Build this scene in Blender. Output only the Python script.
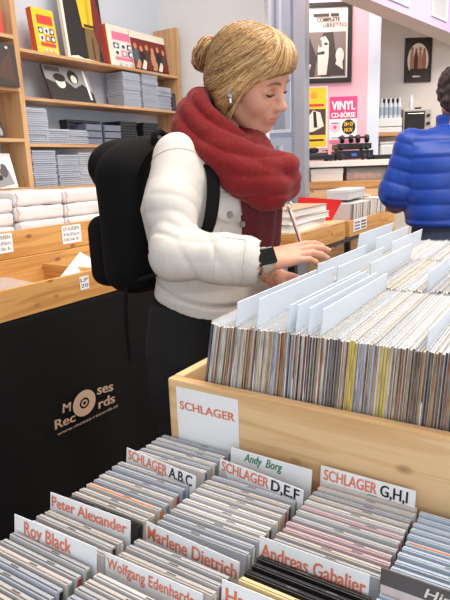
import bpy, bmesh, math, random
import numpy as np
from mathutils import Vector, Matrix, Euler

for o in list(bpy.data.objects):
    bpy.data.objects.remove(o)
SC = bpy.context.scene
COL = SC.collection
random.seed(7)
RNG = np.random.default_rng(11)
PI = math.pi

# ------------------------------------------------------------------ camera
EYE = 1.40                                   # camera height above the shop floor
RT = Vector((0.84318304, 0.53649771, -0.0348219))
DN = Vector((0.09455136, -0.21173776, -0.97274208))
FW = Vector((-0.52924701, 0.81690717, -0.22926028))
cam_d = bpy.data.cameras.new('camera')
cam = bpy.data.objects.new('camera', cam_d)
COL.objects.link(cam)
cam_d.sensor_width = 36
cam_d.sensor_fit = 'AUTO'
cam_d.lens = 571.0 / 600.0 * 36
cam_d.clip_start = 0.02
mw = Matrix.Identity(4)
for i in range(3):
    mw[i][0], mw[i][1], mw[i][2] = RT[i], -DN[i], -FW[i]
mw[2][3] = EYE
cam.matrix_world = mw
SC.camera = cam

# ------------------------------------------------------------------ light
world = bpy.data.worlds.new('world')
SC.world = world
world.use_nodes = True
bgn = world.node_tree.nodes['Background']
bgn.inputs[0].default_value = (0.86, 0.93, 1.0, 1)
bgn.inputs[1].default_value = 0.70

def area_light(name, loc, rot, sx, sy, power, col):
    d = bpy.data.lights.new(name, 'AREA')
    d.shape = 'RECTANGLE'
    d.size, d.size_y = sx, sy
    d.energy = power
    d.color = col
    o = bpy.data.objects.new(name, d)
    COL.objects.link(o)
    o.location = loc
    o.rotation_euler = rot
    return o
# ceiling lamps of the shop (warm white) and the shop window behind the photographer (daylight)
area_light('ceiling_lamp_light', (0.15, 1.4, 3.05), (0, 0, 0), 1.6, 1.2, 42, (1.0, 0.93, 0.84))
area_light('ceiling_lamp_light', (-1.15, 1.9, 3.05), (0, 0, 0), 1.2, 1.6, 25, (1.0, 0.95, 0.88))
area_light('ceiling_lamp_light', (0.2, 4.2, 3.05), (0, 0, 0), 1.2, 1.2, 62, (1.0, 0.93, 0.86))
area_light('ceiling_lamp_light', (-1.95, 4.1, 3.05), (0, 0, 0), 0.8, 0.8, 26, (1.0, 0.92, 0.85))
area_light('window_daylight', (1.2, -1.6, 1.9), (math.radians(68), 0, math.radians(28)), 2.6, 1.8, 30, (0.9, 0.95, 1.0))

VS = SC.view_settings
VS.view_transform = 'Standard'
VS.look = 'None'
VS.gamma = 1
VS.use_curve_mapping = False
VS.exposure = 0.12

# ------------------------------------------------------------------ where a pixel of the photo lies in the room
def ray(px, py):
    return RT * (px - 225) + DN * (py - 300) + FW * 571.0
O = Vector((0, 0, EYE))
def at(px, py, c):
    return O + ray(px, py) * (c / 571.0)
def onx(px, py, x):
    d = ray(px, py); return O + d * (x / d.x)
def ony(px, py, y):
    d = ray(px, py); return O + d * (y / d.y)
def onz(px, py, z):
    d = ray(px, py); return O + d * ((z - EYE) / d.z)
TH = math.radians(32.94)                     # the far pink wall stands at this angle to the shelves
UU = Vector((math.cos(TH), math.sin(TH), 0))
WW = Vector((-math.sin(TH), math.cos(TH), 0))
def uw(u, w, z):
    return UU * u + WW * w + Vector((0, 0, z))
def onw(px, py, w):
    d = ray(px, py); q = d * (w / d.dot(WW)); return q.dot(UU), q.z + EYE

# ------------------------------------------------------------------ materials
def srgb(r, g, b):
    f = lambda c: (c / 12.92 if c <= 0.04045 else ((c + 0.055) / 1.055) ** 2.4)
    return (f(r / 255), f(g / 255), f(b / 255), 1)
MATS = {}
def mat(name, col, rough=0.6, var=0.0, scale=30, stretch=(1, 1, 1), bump=0.0, metal=0.0, sheen=0.0, spec=0.5, emit=None):
    if name in MATS:
        return MATS[name]
    m = bpy.data.materials.new(name)
    m.use_nodes = True
    nt = m.node_tree
    p = nt.nodes['Principled BSDF']
    c = srgb(*col)
    p.inputs['Base Color'].default_value = c
    p.inputs['Roughness'].default_value = rough
    p.inputs['Metallic'].default_value = metal
    p.inputs['Specular IOR Level'].default_value = spec
    if sheen:
        p.inputs['Sheen Weight'].default_value = sheen
    if emit:
        p.inputs['Emission Color'].default_value = c
        p.inputs['Emission Strength'].default_value = emit
    tc = nt.nodes.new('ShaderNodeTexCoord')
    mp = nt.nodes.new('ShaderNodeMapping')
    mp.inputs['Scale'].default_value = stretch
    nz = nt.nodes.new('ShaderNodeTexNoise')
    nz.inputs['Scale'].default_value = scale
    nz.inputs['Detail'].default_value = 5
    nt.links.new(tc.outputs['Object'], mp.inputs['Vector'])
    nt.links.new(mp.outputs['Vector'], nz.inputs['Vector'])
    if var:
        rp = nt.nodes.new('ShaderNodeValToRGB')
        rp.color_ramp.elements[0].position = 0.3
        rp.color_ramp.elements[1].position = 0.7
        rp.color_ramp.elements[0].color = tuple(max(0, x * (1 - var)) for x in c[:3]) + (1,)
        rp.color_ramp.elements[1].color = tuple(min(1, x * (1 + var)) for x in c[:3]) + (1,)
        nt.links.new(nz.outputs['Fac'], rp.inputs['Fac'])
        nt.links.new(rp.outputs['Color'], p.inputs['Base Color'])
    if bump:
        b = nt.nodes.new('ShaderNodeBump')
        b.inputs['Strength'].default_value = bump
        b.inputs['Distance'].default_value = 0.004
        nt.links.new(nz.outputs['Fac'], b.inputs['Height'])
        nt.links.new(b.outputs['Normal'], p.inputs['Normal'])
    MATS[name] = m
    return m

def pine(name, axis, light=(236, 198, 150), dark=(216, 170, 118), knots=True):
    """pale pine, grain along the axis 0/1/2, a few knots"""
    if name in MATS:
        return MATS[name]
    m = bpy.data.materials.new(name)
    m.use_nodes = True
    nt = m.node_tree
    p = nt.nodes['Principled BSDF']
    p.inputs['Roughness'].default_value = 0.5
    p.inputs['Specular IOR Level'].default_value = 0.35
    tc = nt.nodes.new('ShaderNodeTexCoord')
    mp = nt.nodes.new('ShaderNodeMapping')
    s = [14, 14, 14]; s[axis] = 0.9
    mp.inputs['Scale'].default_value = s
    nt.links.new(tc.outputs['Object'], mp.inputs['Vector'])
    nz = nt.nodes.new('ShaderNodeTexNoise')
    nz.inputs['Scale'].default_value = 2.6
    nz.inputs['Detail'].default_value = 6
    nz.inputs['Distortion'].default_value = 0.9
    nt.links.new(mp.outputs['Vector'], nz.inputs['Vector'])
    rp = nt.nodes.new('ShaderNodeValToRGB')
    cr = rp.color_ramp
    cr.elements[0].position = 0.30; cr.elements[0].color = srgb(*dark)
    cr.elements[1].position = 0.68; cr.elements[1].color = srgb(*light)
    e = cr.elements.new(0.46); e.color = srgb(*[(a * 0.6 + b * 0.4) for a, b in zip(light, dark)])
    e = cr.elements.new(0.52); e.color = srgb(*light)
    nt.links.new(nz.outputs['Fac'], rp.inputs['Fac'])
    out = rp.outputs['Color']
    if knots:
        mk = nt.nodes.new('ShaderNodeMapping')
        s2 = [15, 15, 15]; s2[axis] = 8.5
        mk.inputs['Scale'].default_value = s2
        mk.inputs['Location'].default_value = (0.37, 0.71, 0.2)
        nt.links.new(tc.outputs['Object'], mk.inputs['Vector'])
        vo = nt.nodes.new('ShaderNodeTexVoronoi')
        vo.inputs['Scale'].default_value = 1.0
        nt.links.new(mk.outputs['Vector'], vo.inputs['Vector'])
        kr = nt.nodes.new('ShaderNodeValToRGB')
        kr.color_ramp.elements[0].position = 0.08; kr.color_ramp.elements[0].color = (0.75, 0.75, 0.75, 1)
        kr.color_ramp.elements[1].position = 0.17; kr.color_ramp.elements[1].color = (0, 0, 0, 1)
        nt.links.new(vo.outputs['Distance'], kr.inputs['Fac'])
        mx = nt.nodes.new('ShaderNodeMixRGB')
        mx.inputs['Color2'].default_value = srgb(128, 78, 40)
        nt.links.new(kr.outputs['Color'], mx.inputs['Fac'])
        nt.links.new(out, mx.inputs['Color1'])
        out = mx.outputs['Color']
    nt.links.new(out, p.inputs['Base Color'])
    b = nt.nodes.new('ShaderNodeBump')
    b.inputs['Strength'].default_value = 0.12
    b.inputs['Distance'].default_value = 0.002
    nt.links.new(nz.outputs['Fac'], b.inputs['Height'])
    nt.links.new(b.outputs['Normal'], p.inputs['Normal'])
    MATS[name] = m
    return m

def clear(name, col, alpha, rough=0.15):
    """clear or milky plastic: part of the light passes straight through"""
    if name in MATS:
        return MATS[name]
    m = bpy.data.materials.new(name)
    m.use_nodes = True
    nt = m.node_tree
    p = nt.nodes['Principled BSDF']
    p.inputs['Base Color'].default_value = srgb(*col)
    p.inputs['Roughness'].default_value = rough
    p.inputs['Alpha'].default_value = alpha
    MATS[name] = m
    return m

def spine_mat(name, col, worn=0.45, top=False):
    """card spine: streaks and worn white patches along the spine"""
    if name in MATS:
        return MATS[name]
    m = bpy.data.materials.new(name)
    m.use_nodes = True
    nt = m.node_tree
    p = nt.nodes['Principled BSDF']
    p.inputs['Roughness'].default_value = 0.45
    tc = nt.nodes.new('ShaderNodeTexCoord')
    oi = nt.nodes.new('ShaderNodeObjectInfo')
    ad = nt.nodes.new('ShaderNodeVectorMath'); ad.operation = 'ADD'
    sc = nt.nodes.new('ShaderNodeVectorMath'); sc.operation = 'SCALE'
    sc.inputs[0].default_value = (7.3, 3.1, 91.0)
    nt.links.new(oi.outputs['Random'], sc.inputs['Scale'])
    nt.links.new(tc.outputs['Object'], ad.inputs[0])
    nt.links.new(sc.outputs['Vector'], ad.inputs[1])
    mp = nt.nodes.new('ShaderNodeMapping'); mp.inputs['Scale'].default_value = (260, 30, 26)
    nt.links.new(ad.outputs['Vector'], mp.inputs['Vector'])
    nz = nt.nodes.new('ShaderNodeTexNoise'); nz.inputs['Scale'].default_value = 1.0; nz.inputs['Detail'].default_value = 4
    nt.links.new(mp.outputs['Vector'], nz.inputs['Vector'])
    rp = nt.nodes.new('ShaderNodeValToRGB')
    c = srgb(*col)
    rp.color_ramp.elements[0].position = 0.32; rp.color_ramp.elements[0].color = tuple(x * 0.45 for x in c[:3]) + (1,)
    rp.color_ramp.elements[1].position = 0.80; rp.color_ramp.elements[1].color = tuple(x + (0.75 - x) * worn for x in c[:3]) + (1,)
    e = rp.color_ramp.elements.new(0.52); e.color = c
    nt.links.new(nz.outputs['Fac'], rp.inputs['Fac'])
    nt.links.new(rp.outputs['Color'], p.inputs['Base Color'])
    MATS[name] = m
    return m

PINE_X = pine('pine_grain_x', 0)
PINE_Y = pine('pine_grain_y', 1)
PINE_Z = pine('pine_grain_z', 2)
ORPINE_Y = pine('pine_amber_y', 1, (218, 166, 100), (190, 132, 68))
ORPINE_X = pine('pine_amber_x', 0, (218, 166, 100), (190, 132, 68))
SHELF_Y = pine('pine_shelf_y', 1, (206, 164, 120), (180, 134, 92), knots=False)
SHELF_Z = pine('pine_shelf_z', 2, (208, 166, 120), (182, 136, 94), knots=False)
WHITE = mat('white_card', (240, 241, 243), 0.5, 0.02, 8)
PAPER = mat('white_paper', (246, 246, 246), 0.6)
BLACK = mat('black_plastic', (24, 24, 26), 0.4)
INK = mat('black_ink', (26, 25, 30), 0.6)
ORANGE = mat('orange_red_ink', (228, 126, 94), 0.6)
GREEN = mat('green_marker_ink', (20, 128, 84), 0.6)

# ------------------------------------------------------------------ object helpers
def tag(o, label=None, cat=None, group=None, kind=None):
    if label: o['label'] = label
    if cat: o['category'] = cat
    if group: o['group'] = group
    if kind: o['kind'] = kind
    return o
def thing(name, label, cat, loc=(0, 0, 0), rz=0, group=None, rot=None):
    o = bpy.data.objects.new(name, None)
    o.empty_display_size = 0.05
    COL.objects.link(o)
    o.location = loc
    o.rotation_euler = rot if rot else (0, 0, rz)
    return tag(o, label, cat, group)
def finish(name, me, mats, parent=None, smooth=False, bevel=0, loc=None):
    if mats is not None:
        for m in (mats if isinstance(mats, (list, tuple)) else [mats]):
            me.materials.append(m)
    if smooth:
        for p in me.polygons:
            p.use_smooth = True
    o = bpy.data.objects.new(name, me)
    COL.objects.link(o)
    if parent: o.parent = parent
    if loc is not None: o.location = loc
    if bevel:
        md = o.modifiers.new('edge', 'BEVEL')
        md.width = bevel; md.segments = 2; md.limit_method = 'ANGLE'
    return o
def obj(name, bm, mats, parent=None, smooth=False, bevel=0, loc=None):
    bmesh.ops.recalc_face_normals(bm, faces=bm.faces)
    me = bpy.data.meshes.new(name)
    bm.to_mesh(me); bm.free()
    return finish(name, me, mats, parent, smooth, bevel, loc)
def B():
    return bmesh.new()
def bx(bm, x0, x1, y0, y1, z0, z1, M=None, mi=0):
    vs = [bm.verts.new(((M @ Vector(c)) if M else Vector(c))) for c in
          ((x0, y0, z0), (x1, y0, z0), (x1, y1, z0), (x0, y1, z0), (x0, y0, z1), (x1, y0, z1), (x1, y1, z1), (x0, y1, z1))]
    for f in ((0, 3, 2, 1), (4, 5, 6, 7), (0, 1, 5, 4), (1, 2, 6, 5), (2, 3, 7, 6), (3, 0, 4, 7)):
        bm.faces.new([vs[i] for i in f]).material_index = mi
    return bm
def cyl(bm, a, b, ra, rb=None, n=16, mi=0, cap=True):
    a, b = Vector(a), Vector(b)
    rb = ra if rb is None else rb
    d = (b - a).normalized()
    e = d.orthogonal().normalized(); g = d.cross(e)
    r1, r2 = [], []
    for i in range(n):
        t = 2 * PI * i / n
        u = e * math.cos(t) + g * math.sin(t)
        r1.append(bm.verts.new(a + u * ra)); r2.append(bm.verts.new(b + u * rb))
    for i in range(n):
        j = (i + 1) % n
        bm.faces.new((r1[i], r1[j], r2[j], r2[i])).material_index = mi
    if cap:
        bm.faces.new(r1[::-1]).material_index = mi
        bm.faces.new(r2).material_index = mi
def lathe(bm, prof, c=(0, 0, 0), n=20, mi=0, axis=None):
    """prof: (radius, height) pairs, turned about z (or the given matrix)"""
    rings = []
    for r, h in prof:
        ring = []
        for i in range(n):
            t = 2 * PI * i / n
            v = Vector((r * math.cos(t), r * math.sin(t), h))
            if axis: v = axis @ v
            ring.append(bm.verts.new(v + Vector(c)))
        rings.append(ring)
    for a, b in zip(rings, rings[1:]):
        for i in range(n):
            j = (i + 1) % n
            bm.faces.new((a[i], a[j], b[j], b[i])).material_index = mi
    bm.faces.new(rings[0][::-1]).material_index = mi
    bm.faces.new(rings[-1]).material_index = mi
def tube(bm, pts, r, n=8, mi=0):
    pts = [Vector(p) for p in pts]
    rs = r if isinstance(r, (list, tuple)) else [r] * len(pts)
    prev = None; up = None
    for i, p in enumerate(pts):
        d = (pts[min(i + 1, len(pts) - 1)] - pts[max(i - 1, 0)]).normalized()
        if up is None: up = d.orthogonal().normalized()
        up = (up - d * up.dot(d)).normalized(); s = d.cross(up)
        ring = [bm.verts.new(p + (up * math.cos(2 * PI * k / n) + s * math.sin(2 * PI * k / n)) * rs[i]) for k in range(n)]
        if prev:
            for k in range(n):
                bm.faces.new((prev[k], prev[(k + 1) % n], ring[(k + 1) % n], ring[k])).material_index = mi
        else:
            bm.faces.new(ring[::-1]).material_index = mi
        prev = ring
    bm.faces.new(prev).material_index = mi
def frame_m(o, x, y):
    """matrix: x reading direction, y up, z = out of the page"""
    x = Vector(x).normalized(); y = Vector(y); y = (y - x * y.dot(x)).normalized(); z = x.cross(y)
    M = Matrix.Identity(4)
    for i in range(3):
        M[i][0], M[i][1], M[i][2], M[i][3] = x[i], y[i], z[i], o[i]
    return M
def text(body, w, h, M, m, parent, name='lettering', bold=0.0, depth=0.0003, shear=0.0):
    """lettering that fills a box w x h whose lower left corner is M's origin"""
    cu = bpy.data.curves.new('t', 'FONT')
    cu.body = body
    cu.size = 1
    cu.offset = min(bold, .006)
    cu.shear = shear
    cu.resolution_u = 3
    ob = bpy.data.objects.new('t', cu)
    me = bpy.data.meshes.new_from_object(ob)
    bpy.data.objects.remove(ob); bpy.data.curves.remove(cu)
    co = np.empty(len(me.vertices) * 3); me.vertices.foreach_get('co', co); co = co.reshape(-1, 3)
    lay = 0
    if bold > .01:                                   # heavier strokes: the letters once more, a hair to the side
        fs = [tuple(p.vertices) for p in me.polygons]; nv = len(co); k = 3
        vs = np.concatenate([co + np.array([bold * (j - 1), 0, .0]) for j in range(k)])
        bpy.data.meshes.remove(me); me = bpy.data.meshes.new('t')
        me.from_pydata(vs.tolist(), [], [tuple(v + nv * j for v in f) for j in range(k) for f in fs])
        co = vs; lay = np.repeat(np.arange(k), nv) * .00018
    lo, hi = co.min(0), co.max(0)
    co = (co - lo) / np.maximum(hi - lo, 1e-6) * np.array([w, h, 0]) + np.array([0, 0, depth])
    co[:, 2] += lay
    A = np.array(M)
    co = co @ A[:3, :3].T + A[:3, 3]
    me.vertices.foreach_set('co', co.ravel()); me.update()
    me.materials.clear()
    return finish(name, me, m, parent)
def art(name, M, w, h, items, parent, step=0.00035):
    """flat print in the unit square scaled to w x h: r rectangle, e ellipse, p polygon, later ones on top"""
    bm = B(); ms = []
    for k, it in enumerate(items):
        m = it[-1]
        if m not in ms: ms.append(m)
        mi = ms.index(m); z = step * (k + 1)
        if it[0] == 'r':
            pts = [(it[1], it[2]), (it[3], it[2]), (it[3], it[4]), (it[1], it[4])]
        elif it[0] == 'e':
            pts = [(it[1] + it[3] * math.cos(2 * PI * i / 24), it[2] + it[4] * math.sin(2 * PI * i / 24)) for i in range(24)]
        else:
            pts = it[1]
        bm.faces.new([bm.verts.new(M @ Vector((x * w, y * h, z))) for x, y in pts]).material_index = mi
    me = bpy.data.meshes.new(name); bm.normal_update(); bm.to_mesh(me); bm.free()
    return finish(name, me, ms, parent)
def copy_tree(root, loc=None, rot=None, label=None, group=None):
    r = root.copy(); COL.objects.link(r)
    if loc is not None: r.location = loc
    if rot is not None: r.rotation_euler = rot
    if label: r['label'] = label
    if group: r['group'] = group
    for ch in list(root.children):
        c = ch.copy(); COL.objects.link(c); c.parent = r
        for g in list(ch.children):
            d = g.copy(); COL.objects.link(d); d.parent = c
    return r
def nth(i):
    return '%d%s' % (i, 'th' if 10 < i % 100 < 14 else {1: 'st', 2: 'nd', 3: 'rd'}.get(i % 10, 'th'))
# ------------------------------------------------------------------ organic surfaces: smooth unions of rounded shapes, meshed by surface nets
class Field:
    def __init__(s, lo, hi, v):
        s.lo = np.array(lo, float); s.v = v
        s.n = np.ceil((np.array(hi, float) - s.lo) / v).astype(int) + 1
        s.F = np.full(s.n, 0.5, np.float32)
    def _blk(s, lo, hi, pad):
        a = np.clip(np.floor((np.array(lo) - pad - s.lo) / s.v).astype(int), 0, s.n)
        b = np.clip(np.ceil((np.array(hi) + pad - s.lo) / s.v).astype(int) + 1, 0, s.n)
        if np.any(b <= a): return None, None
        sl = tuple(slice(i, j) for i, j in zip(a, b))
        g = [s.lo[i] + s.v * np.arange(a[i], b[i]) for i in range(3)]
        P = np.stack(np.meshgrid(*g, indexing='ij'), -1).astype(np.float32)
        return sl, P
    def _mix(s, sl, d, k, sub):
        A = s.F[sl]
        if sub:
            A = -A
        if k > 0:
            h = np.maximum(k - np.abs(A - d), 0) / k
            r = np.minimum(A, d) - h * h * k * 0.25
        else:
            r = np.minimum(A, d)
        s.F[sl] = -r if sub else r
    def ell(s, c, r, M=None, k=0.01, sub=False):
        c = np.array(c, float); r = np.array(r, float); R = max(r)
        sl, P = s._blk(c - R, c + R, k + 3 * s.v)
        if sl is None: return
        p = P - c
        if M is not None: p = p @ np.array(M, float)          # columns of M: the ellipsoid's own axes
        k0 = np.linalg.norm(p / r, axis=-1); k1 = np.linalg.norm(p / (r * r), axis=-1) + 1e-9
        s._mix(sl, k0 * (k0 - 1) / k1, k, sub)
    def cone(s, a, b, ra, rb, k=0.01, sub=False, flat=None):
        a = np.array(a, float); b = np.array(b, float); R = max(ra, rb)
        sl, P = s._blk(np.minimum(a, b) - R, np.maximum(a, b) + R, k + 3 * s.v)
        if sl is None: return
        ab = b - a
        t = np.clip(((P - a) @ ab) / (ab @ ab + 1e-12), 0, 1)
        q = P - a - t[..., None] * ab
        if flat is not None:                                      # thinner along the given direction
            n, fac = np.array(flat[0], float), flat[1]
            q = q + (q @ n)[..., None] * n * (1 / fac - 1)
        s._mix(sl, np.linalg.norm(q, axis=-1) - (ra + (rb - ra) * t), k, sub)
    def path(s, pts, rs, k=0.01, flat=None):
        for i in range(len(pts) - 1):
            s.cone(pts[i], pts[i + 1], rs[i], rs[i + 1], k, flat=flat)
    def stack(s, rows, k=0.01, p=2.3):
        """rows: z, cx, cy, rx, ry - an upright body of oval sections"""
        rows = np.array(rows, float)
        lo = [(rows[:, 1] - rows[:, 3]).min(), (rows[:, 2] - rows[:, 4]).min(), rows[0, 0]]
        hi = [(rows[:, 1] + rows[:, 3]).max(), (rows[:, 2] + rows[:, 4]).max(), rows[-1, 0]]
        sl, P = s._blk(lo, hi, k + 3 * s.v)
        z = P[0, 0, :, 2]
        I = [np.interp(z, rows[:, 0], rows[:, i]) for i in range(1, 5)]
        q = ((np.abs(P[..., 0] - I[0]) / I[2]) ** p + (np.abs(P[..., 1] - I[1]) / I[3]) ** p) ** (1 / p)
        d = (q - 1) * np.minimum(I[2], I[3])
        d = np.maximum(d, np.maximum(rows[0, 0] - z, z - rows[-1, 0]))
        s._mix(sl, d, k, False)
    def rbox(s, c, h, r, M=None, k=0.01):
        c = np.array(c, float); h = np.array(h, float); R = np.linalg.norm(h)
        sl, P = s._blk(c - R, c + R, k + 3 * s.v)
        p = P - c
        if M is not None: p = p @ np.array(M, float)
        q = np.abs(p) - (h - r)
        d = np.linalg.norm(np.maximum(q, 0), axis=-1) + np.minimum(q.max(-1), 0) - r
        s._mix(sl, d, k, False)
    def half(s, c, n, k=0.004):
        """cut away everything on the side the normal points to"""
        n = np.array(n, float); n /= np.linalg.norm(n)
        g = [s.lo[i] + s.v * np.arange(s.n[i]) for i in range(3)]
        d = ((g[0] - c[0]) * n[0])[:, None, None] + ((g[1] - c[1]) * n[1])[None, :, None] + ((g[2] - c[2]) * n[2])[None, None, :]
        A, D = s.F, d.astype(np.float32)
        h = np.maximum(k - np.abs(A - D), 0) / max(k, 1e-6)
        s.F = np.maximum(A, D) + h * h * k * 0.25
    def cut(s, fn):
        g = [s.lo[i] + s.v * np.arange(s.n[i]) for i in range(3)]
        P = np.meshgrid(*g, indexing='ij')
        s.F = np.maximum(s.F, fn(*P).astype(np.float32))
    def mesh(s):
        F = s.F; n = s.n
        S = F < 0
        C = np.zeros(n - 1, np.int8)
        for i in (0, 1):
            for j in (0, 1):
                for k in (0, 1):
                    C += S[i:n[0] - 1 + i, j:n[1] - 1 + j, k:n[2] - 1 + k]
        act = (C > 0) & (C < 8)
        idx = np.argwhere(act)
        vid = np.full(n - 1, -1, np.int64); vid[act] = np.arange(len(idx))
        acc = np.zeros((len(idx), 3)); cnt = np.zeros(len(idx))
        cor = np.array([(i, j, k) for i in (0, 1) for j in (0, 1) for k in (0, 1)])
        for a in range(8):
            for b in range(a + 1, 8):
                if np.abs(cor[a] - cor[b]).sum() != 1: continue
                pa, pb = idx + cor[a], idx + cor[b]
                fa, fb = F[tuple(pa.T)].astype(float), F[tuple(pb.T)].astype(float)
                m = (fa < 0) != (fb < 0)
                t = fa[m] / (fa[m] - fb[m])
                acc[m] += pa[m] + t[:, None] * (cor[b] - cor[a]); cnt[m] += 1
        V = acc / cnt[:, None] * s.v + s.lo
        Q = []
        for ax in range(3):
            o1, o2 = [(1, 2), (2, 0), (0, 1)][ax]
            a = [slice(None)] * 3; b = [slice(None)] * 3
            a[ax] = slice(0, -1); b[ax] = slice(1, None)
            ch = np.argwhere(S[tuple(a)] != S[tuple(b)])
            ch = ch[(ch[:, o1] > 0) & (ch[:, o2] > 0) & (ch[:, o1] < n[o1] - 1) & (ch[:, o2] < n[o2] - 1)]
            if not len(ch): continue
            fl = S[tuple(ch.T)]
            e1 = np.zeros(3, int); e1[o1] = 1
            e2 = np.zeros(3, int); e2[o2] = 1
            g = lambda d: vid[tuple((ch - d).T)]
            q = np.stack([g(e1 + e2), g(e2), g(0 * e1), g(e1)], 1)
            q[~fl] = q[~fl][:, ::-1]
            Q.append(q)
        return V, np.concatenate(Q)
def vnoise(P, f, seed=0):
    r = np.random.default_rng(seed)
    out = np.zeros(len(P))
    for i in range(5):
        d = r.normal(size=3); d /= np.linalg.norm(d)
        out += np.sin(P @ d * f * (0.7 + 0.25 * i) + r.uniform(0, 6.28) + 1.3 * np.sin(P @ np.roll(d, 1) * f * 0.6 + i))
    return out / 5
def normals(V, Q):
    n = np.cross(V[Q[:, 2]] - V[Q[:, 0]], V[Q[:, 3]] - V[Q[:, 1]])
    N = np.zeros_like(V)
    for i in range(4):
        np.add.at(N, Q[:, i], n)
    return N / (np.linalg.norm(N, axis=1)[:, None] + 1e-12)
def relax(V, Q, it=2, f=0.5):
    for _ in range(it):
        A = np.zeros_like(V); c = np.zeros(len(V))
        for i in range(4):
            for j in (1, 3):
                np.add.at(A, Q[:, i], V[Q[:, (i + j) % 4]]); np.add.at(c, Q[:, i], 1)
        V = V + f * (A / np.maximum(c, 1)[:, None] - V)
    return V
def np_obj(name, parts, mats, parent, off=(0, 0, 0)):
    """parts: (V, Q, material index or array)"""
    Vs, Qs, Ms, base = [], [], [], 0
    for V, Q, mi in parts:
        Vs.append(V); Qs.append(Q + base); base += len(V)
        Ms.append(np.broadcast_to(np.asarray(mi), (len(Q),)))
    V = np.concatenate(Vs) - np.array(off); Q = np.concatenate(Qs); M = np.concatenate(Ms).astype(np.int32)
    me = bpy.data.meshes.new(name)
    me.vertices.add(len(V)); me.vertices.foreach_set('co', V.ravel().astype(np.float32))
    me.loops.add(len(Q) * 4); me.loops.foreach_set('vertex_index', Q.ravel().astype(np.int32))
    me.polygons.add(len(Q))
    me.polygons.foreach_set('loop_start', np.arange(0, len(Q) * 4, 4, dtype=np.int32))
    me.polygons.foreach_set('loop_total', np.full(len(Q), 4, np.int32))
    me.polygons.foreach_set('use_smooth', np.ones(len(Q), bool))
    for m in (mats if isinstance(mats, list) else [mats]):
        me.materials.append(m)
    me.polygons.foreach_set('material_index', M)
    me.update(calc_edges=True); me.validate()
    o = bpy.data.objects.new(name, me); COL.objects.link(o)
    if parent: o.parent = parent
    return o
# ------------------------------------------------------------------ the room
def struct(name, bm, m, bevel=0):
    return tag(obj(name, bm, m, bevel=bevel), kind='structure')
WALL_BLUE = mat('wall_paint_cool', (206, 213, 226), 0.8, 0.02, 3)
WALL_WHITE = mat('wall_paint_white', (222, 222, 224), 0.8, 0.02, 3)
WALL_PINK = mat('wall_paint_pink', (236, 176, 188), 0.8, 0.03, 3)
WALL_CREAM = mat('wall_paint_cream', (226, 218, 210), 0.8, 0.04, 4)
WALL_LILAC = mat('wall_paint_lilac', (208, 190, 226), 0.8, 0.02, 3)
CEIL = mat('ceiling_paint', (238, 236, 232), 0.85)
FLOOR = pine('floor_boards', 1, (150, 118, 88), (112, 84, 60), knots=False)
struct('floor', bx(B(), -3.2, 3.0, -2.4, 8.6, -0.08, 0.0), FLOOR)
struct('ceiling', bx(B(), -3.2, 3.0, -2.4, 8.6, 3.2, 3.28), CEIL)
struct('wall_left', bx(B(), -2.55, -2.43, -2.4, 3.1, 0, 3.2), WALL_BLUE)
struct('wall_back', bx(B(), -2.55, -1.675, 3.1, 3.14, 0, 3.2), WALL_WHITE)
struct('wall_passage', bx(B(), -2.95, -2.83, 3.24, 4.1, 0, 3.2), WALL_WHITE)
MB_ = Matrix.Rotation(TH, 4, 'Z')
struct('wall_pink', bx(B(), -0.15, 1.245, 5.0, 5.1, 0, 3.2, MB_), WALL_PINK)
struct('wall_return', bx(B(), 1.245, 1.345, 5.0, 5.6, 0, 3.2, MB_), WALL_BLUE)  # white wall, its bluish shade put into the colour
struct('wall_nook', bx(B(), 1.245, 6.8, 5.6, 5.7, 0, 3.2, MB_), WALL_CREAM)
# beam: soffit in cream, side face in lilac
bm = B()
bq = [Vector((-1.275, 3.66, 2.35)), Vector((-1.05, 5.25, 2.35)), Vector((-1.185, 5.62, 2.35)), Vector((-1.40, 3.56, 2.35))]
d0 = (bq[1] - bq[0]).normalized()
bq[0] = bq[0] - d0 * 0.9; bq[3] = bq[3] - d0 * 0.9; bq[1] = bq[1] + d0 * 0.55; bq[2] = bq[2] + d0 * 0.3
lo = [bm.verts.new(v) for v in bq]; hi = [bm.verts.new(v + Vector((0, 0, 0.85))) for v in bq]
bm.faces.new(lo).material_index = 0
bm.faces.new(hi[::-1])
for i in range(4):
    bm.faces.new((lo[i], lo[(i + 1) % 4], hi[(i + 1) % 4], hi[i])).material_index = 1 if i == 0 else 0
struct('beam', bm, [WALL_CREAM, WALL_LILAC])
# ceiling lamp panels that give the light
for i, (x, y, sx, sy) in enumerate(((0.15, 1.4, 1.7, 1.3), (-1.15, 1.9, 1.3, 1.7), (0.2, 4.2, 1.3, 1.3), (-1.95, 4.1, 0.9, 0.9))):
    r = thing('ceiling_lamp', 'square white ceiling lamp panel, %s' % ('over the record crate', 'over the aisle', 'over the far counter', 'over the poster stand')[i], 'lamp', (x, y, 3.2), group='ceiling lamp panels')
    b = B()
    for (x0, x1, y0, y1) in ((-sx / 2, sx / 2, -sy / 2, -sy / 2 + .04), (-sx / 2, sx / 2, sy / 2 - .04, sy / 2), (-sx / 2, -sx / 2 + .04, -sy / 2, sy / 2), (sx / 2 - .04, sx / 2, -sy / 2, sy / 2)):
        bx(b, x0, x1, y0, y1, -0.12, 0)
    obj('lamp_frame', b, mat('lamp_metal', (220, 220, 222), 0.4), r)
    obj('diffuser', bx(B(), -sx / 2 + .05, sx / 2 - .05, -sy / 2 + .05, sy / 2 - .05, -0.03, -0.02), mat('lamp_diffuser', (255, 248, 236), 0.5, emit=1.0), r)

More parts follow.
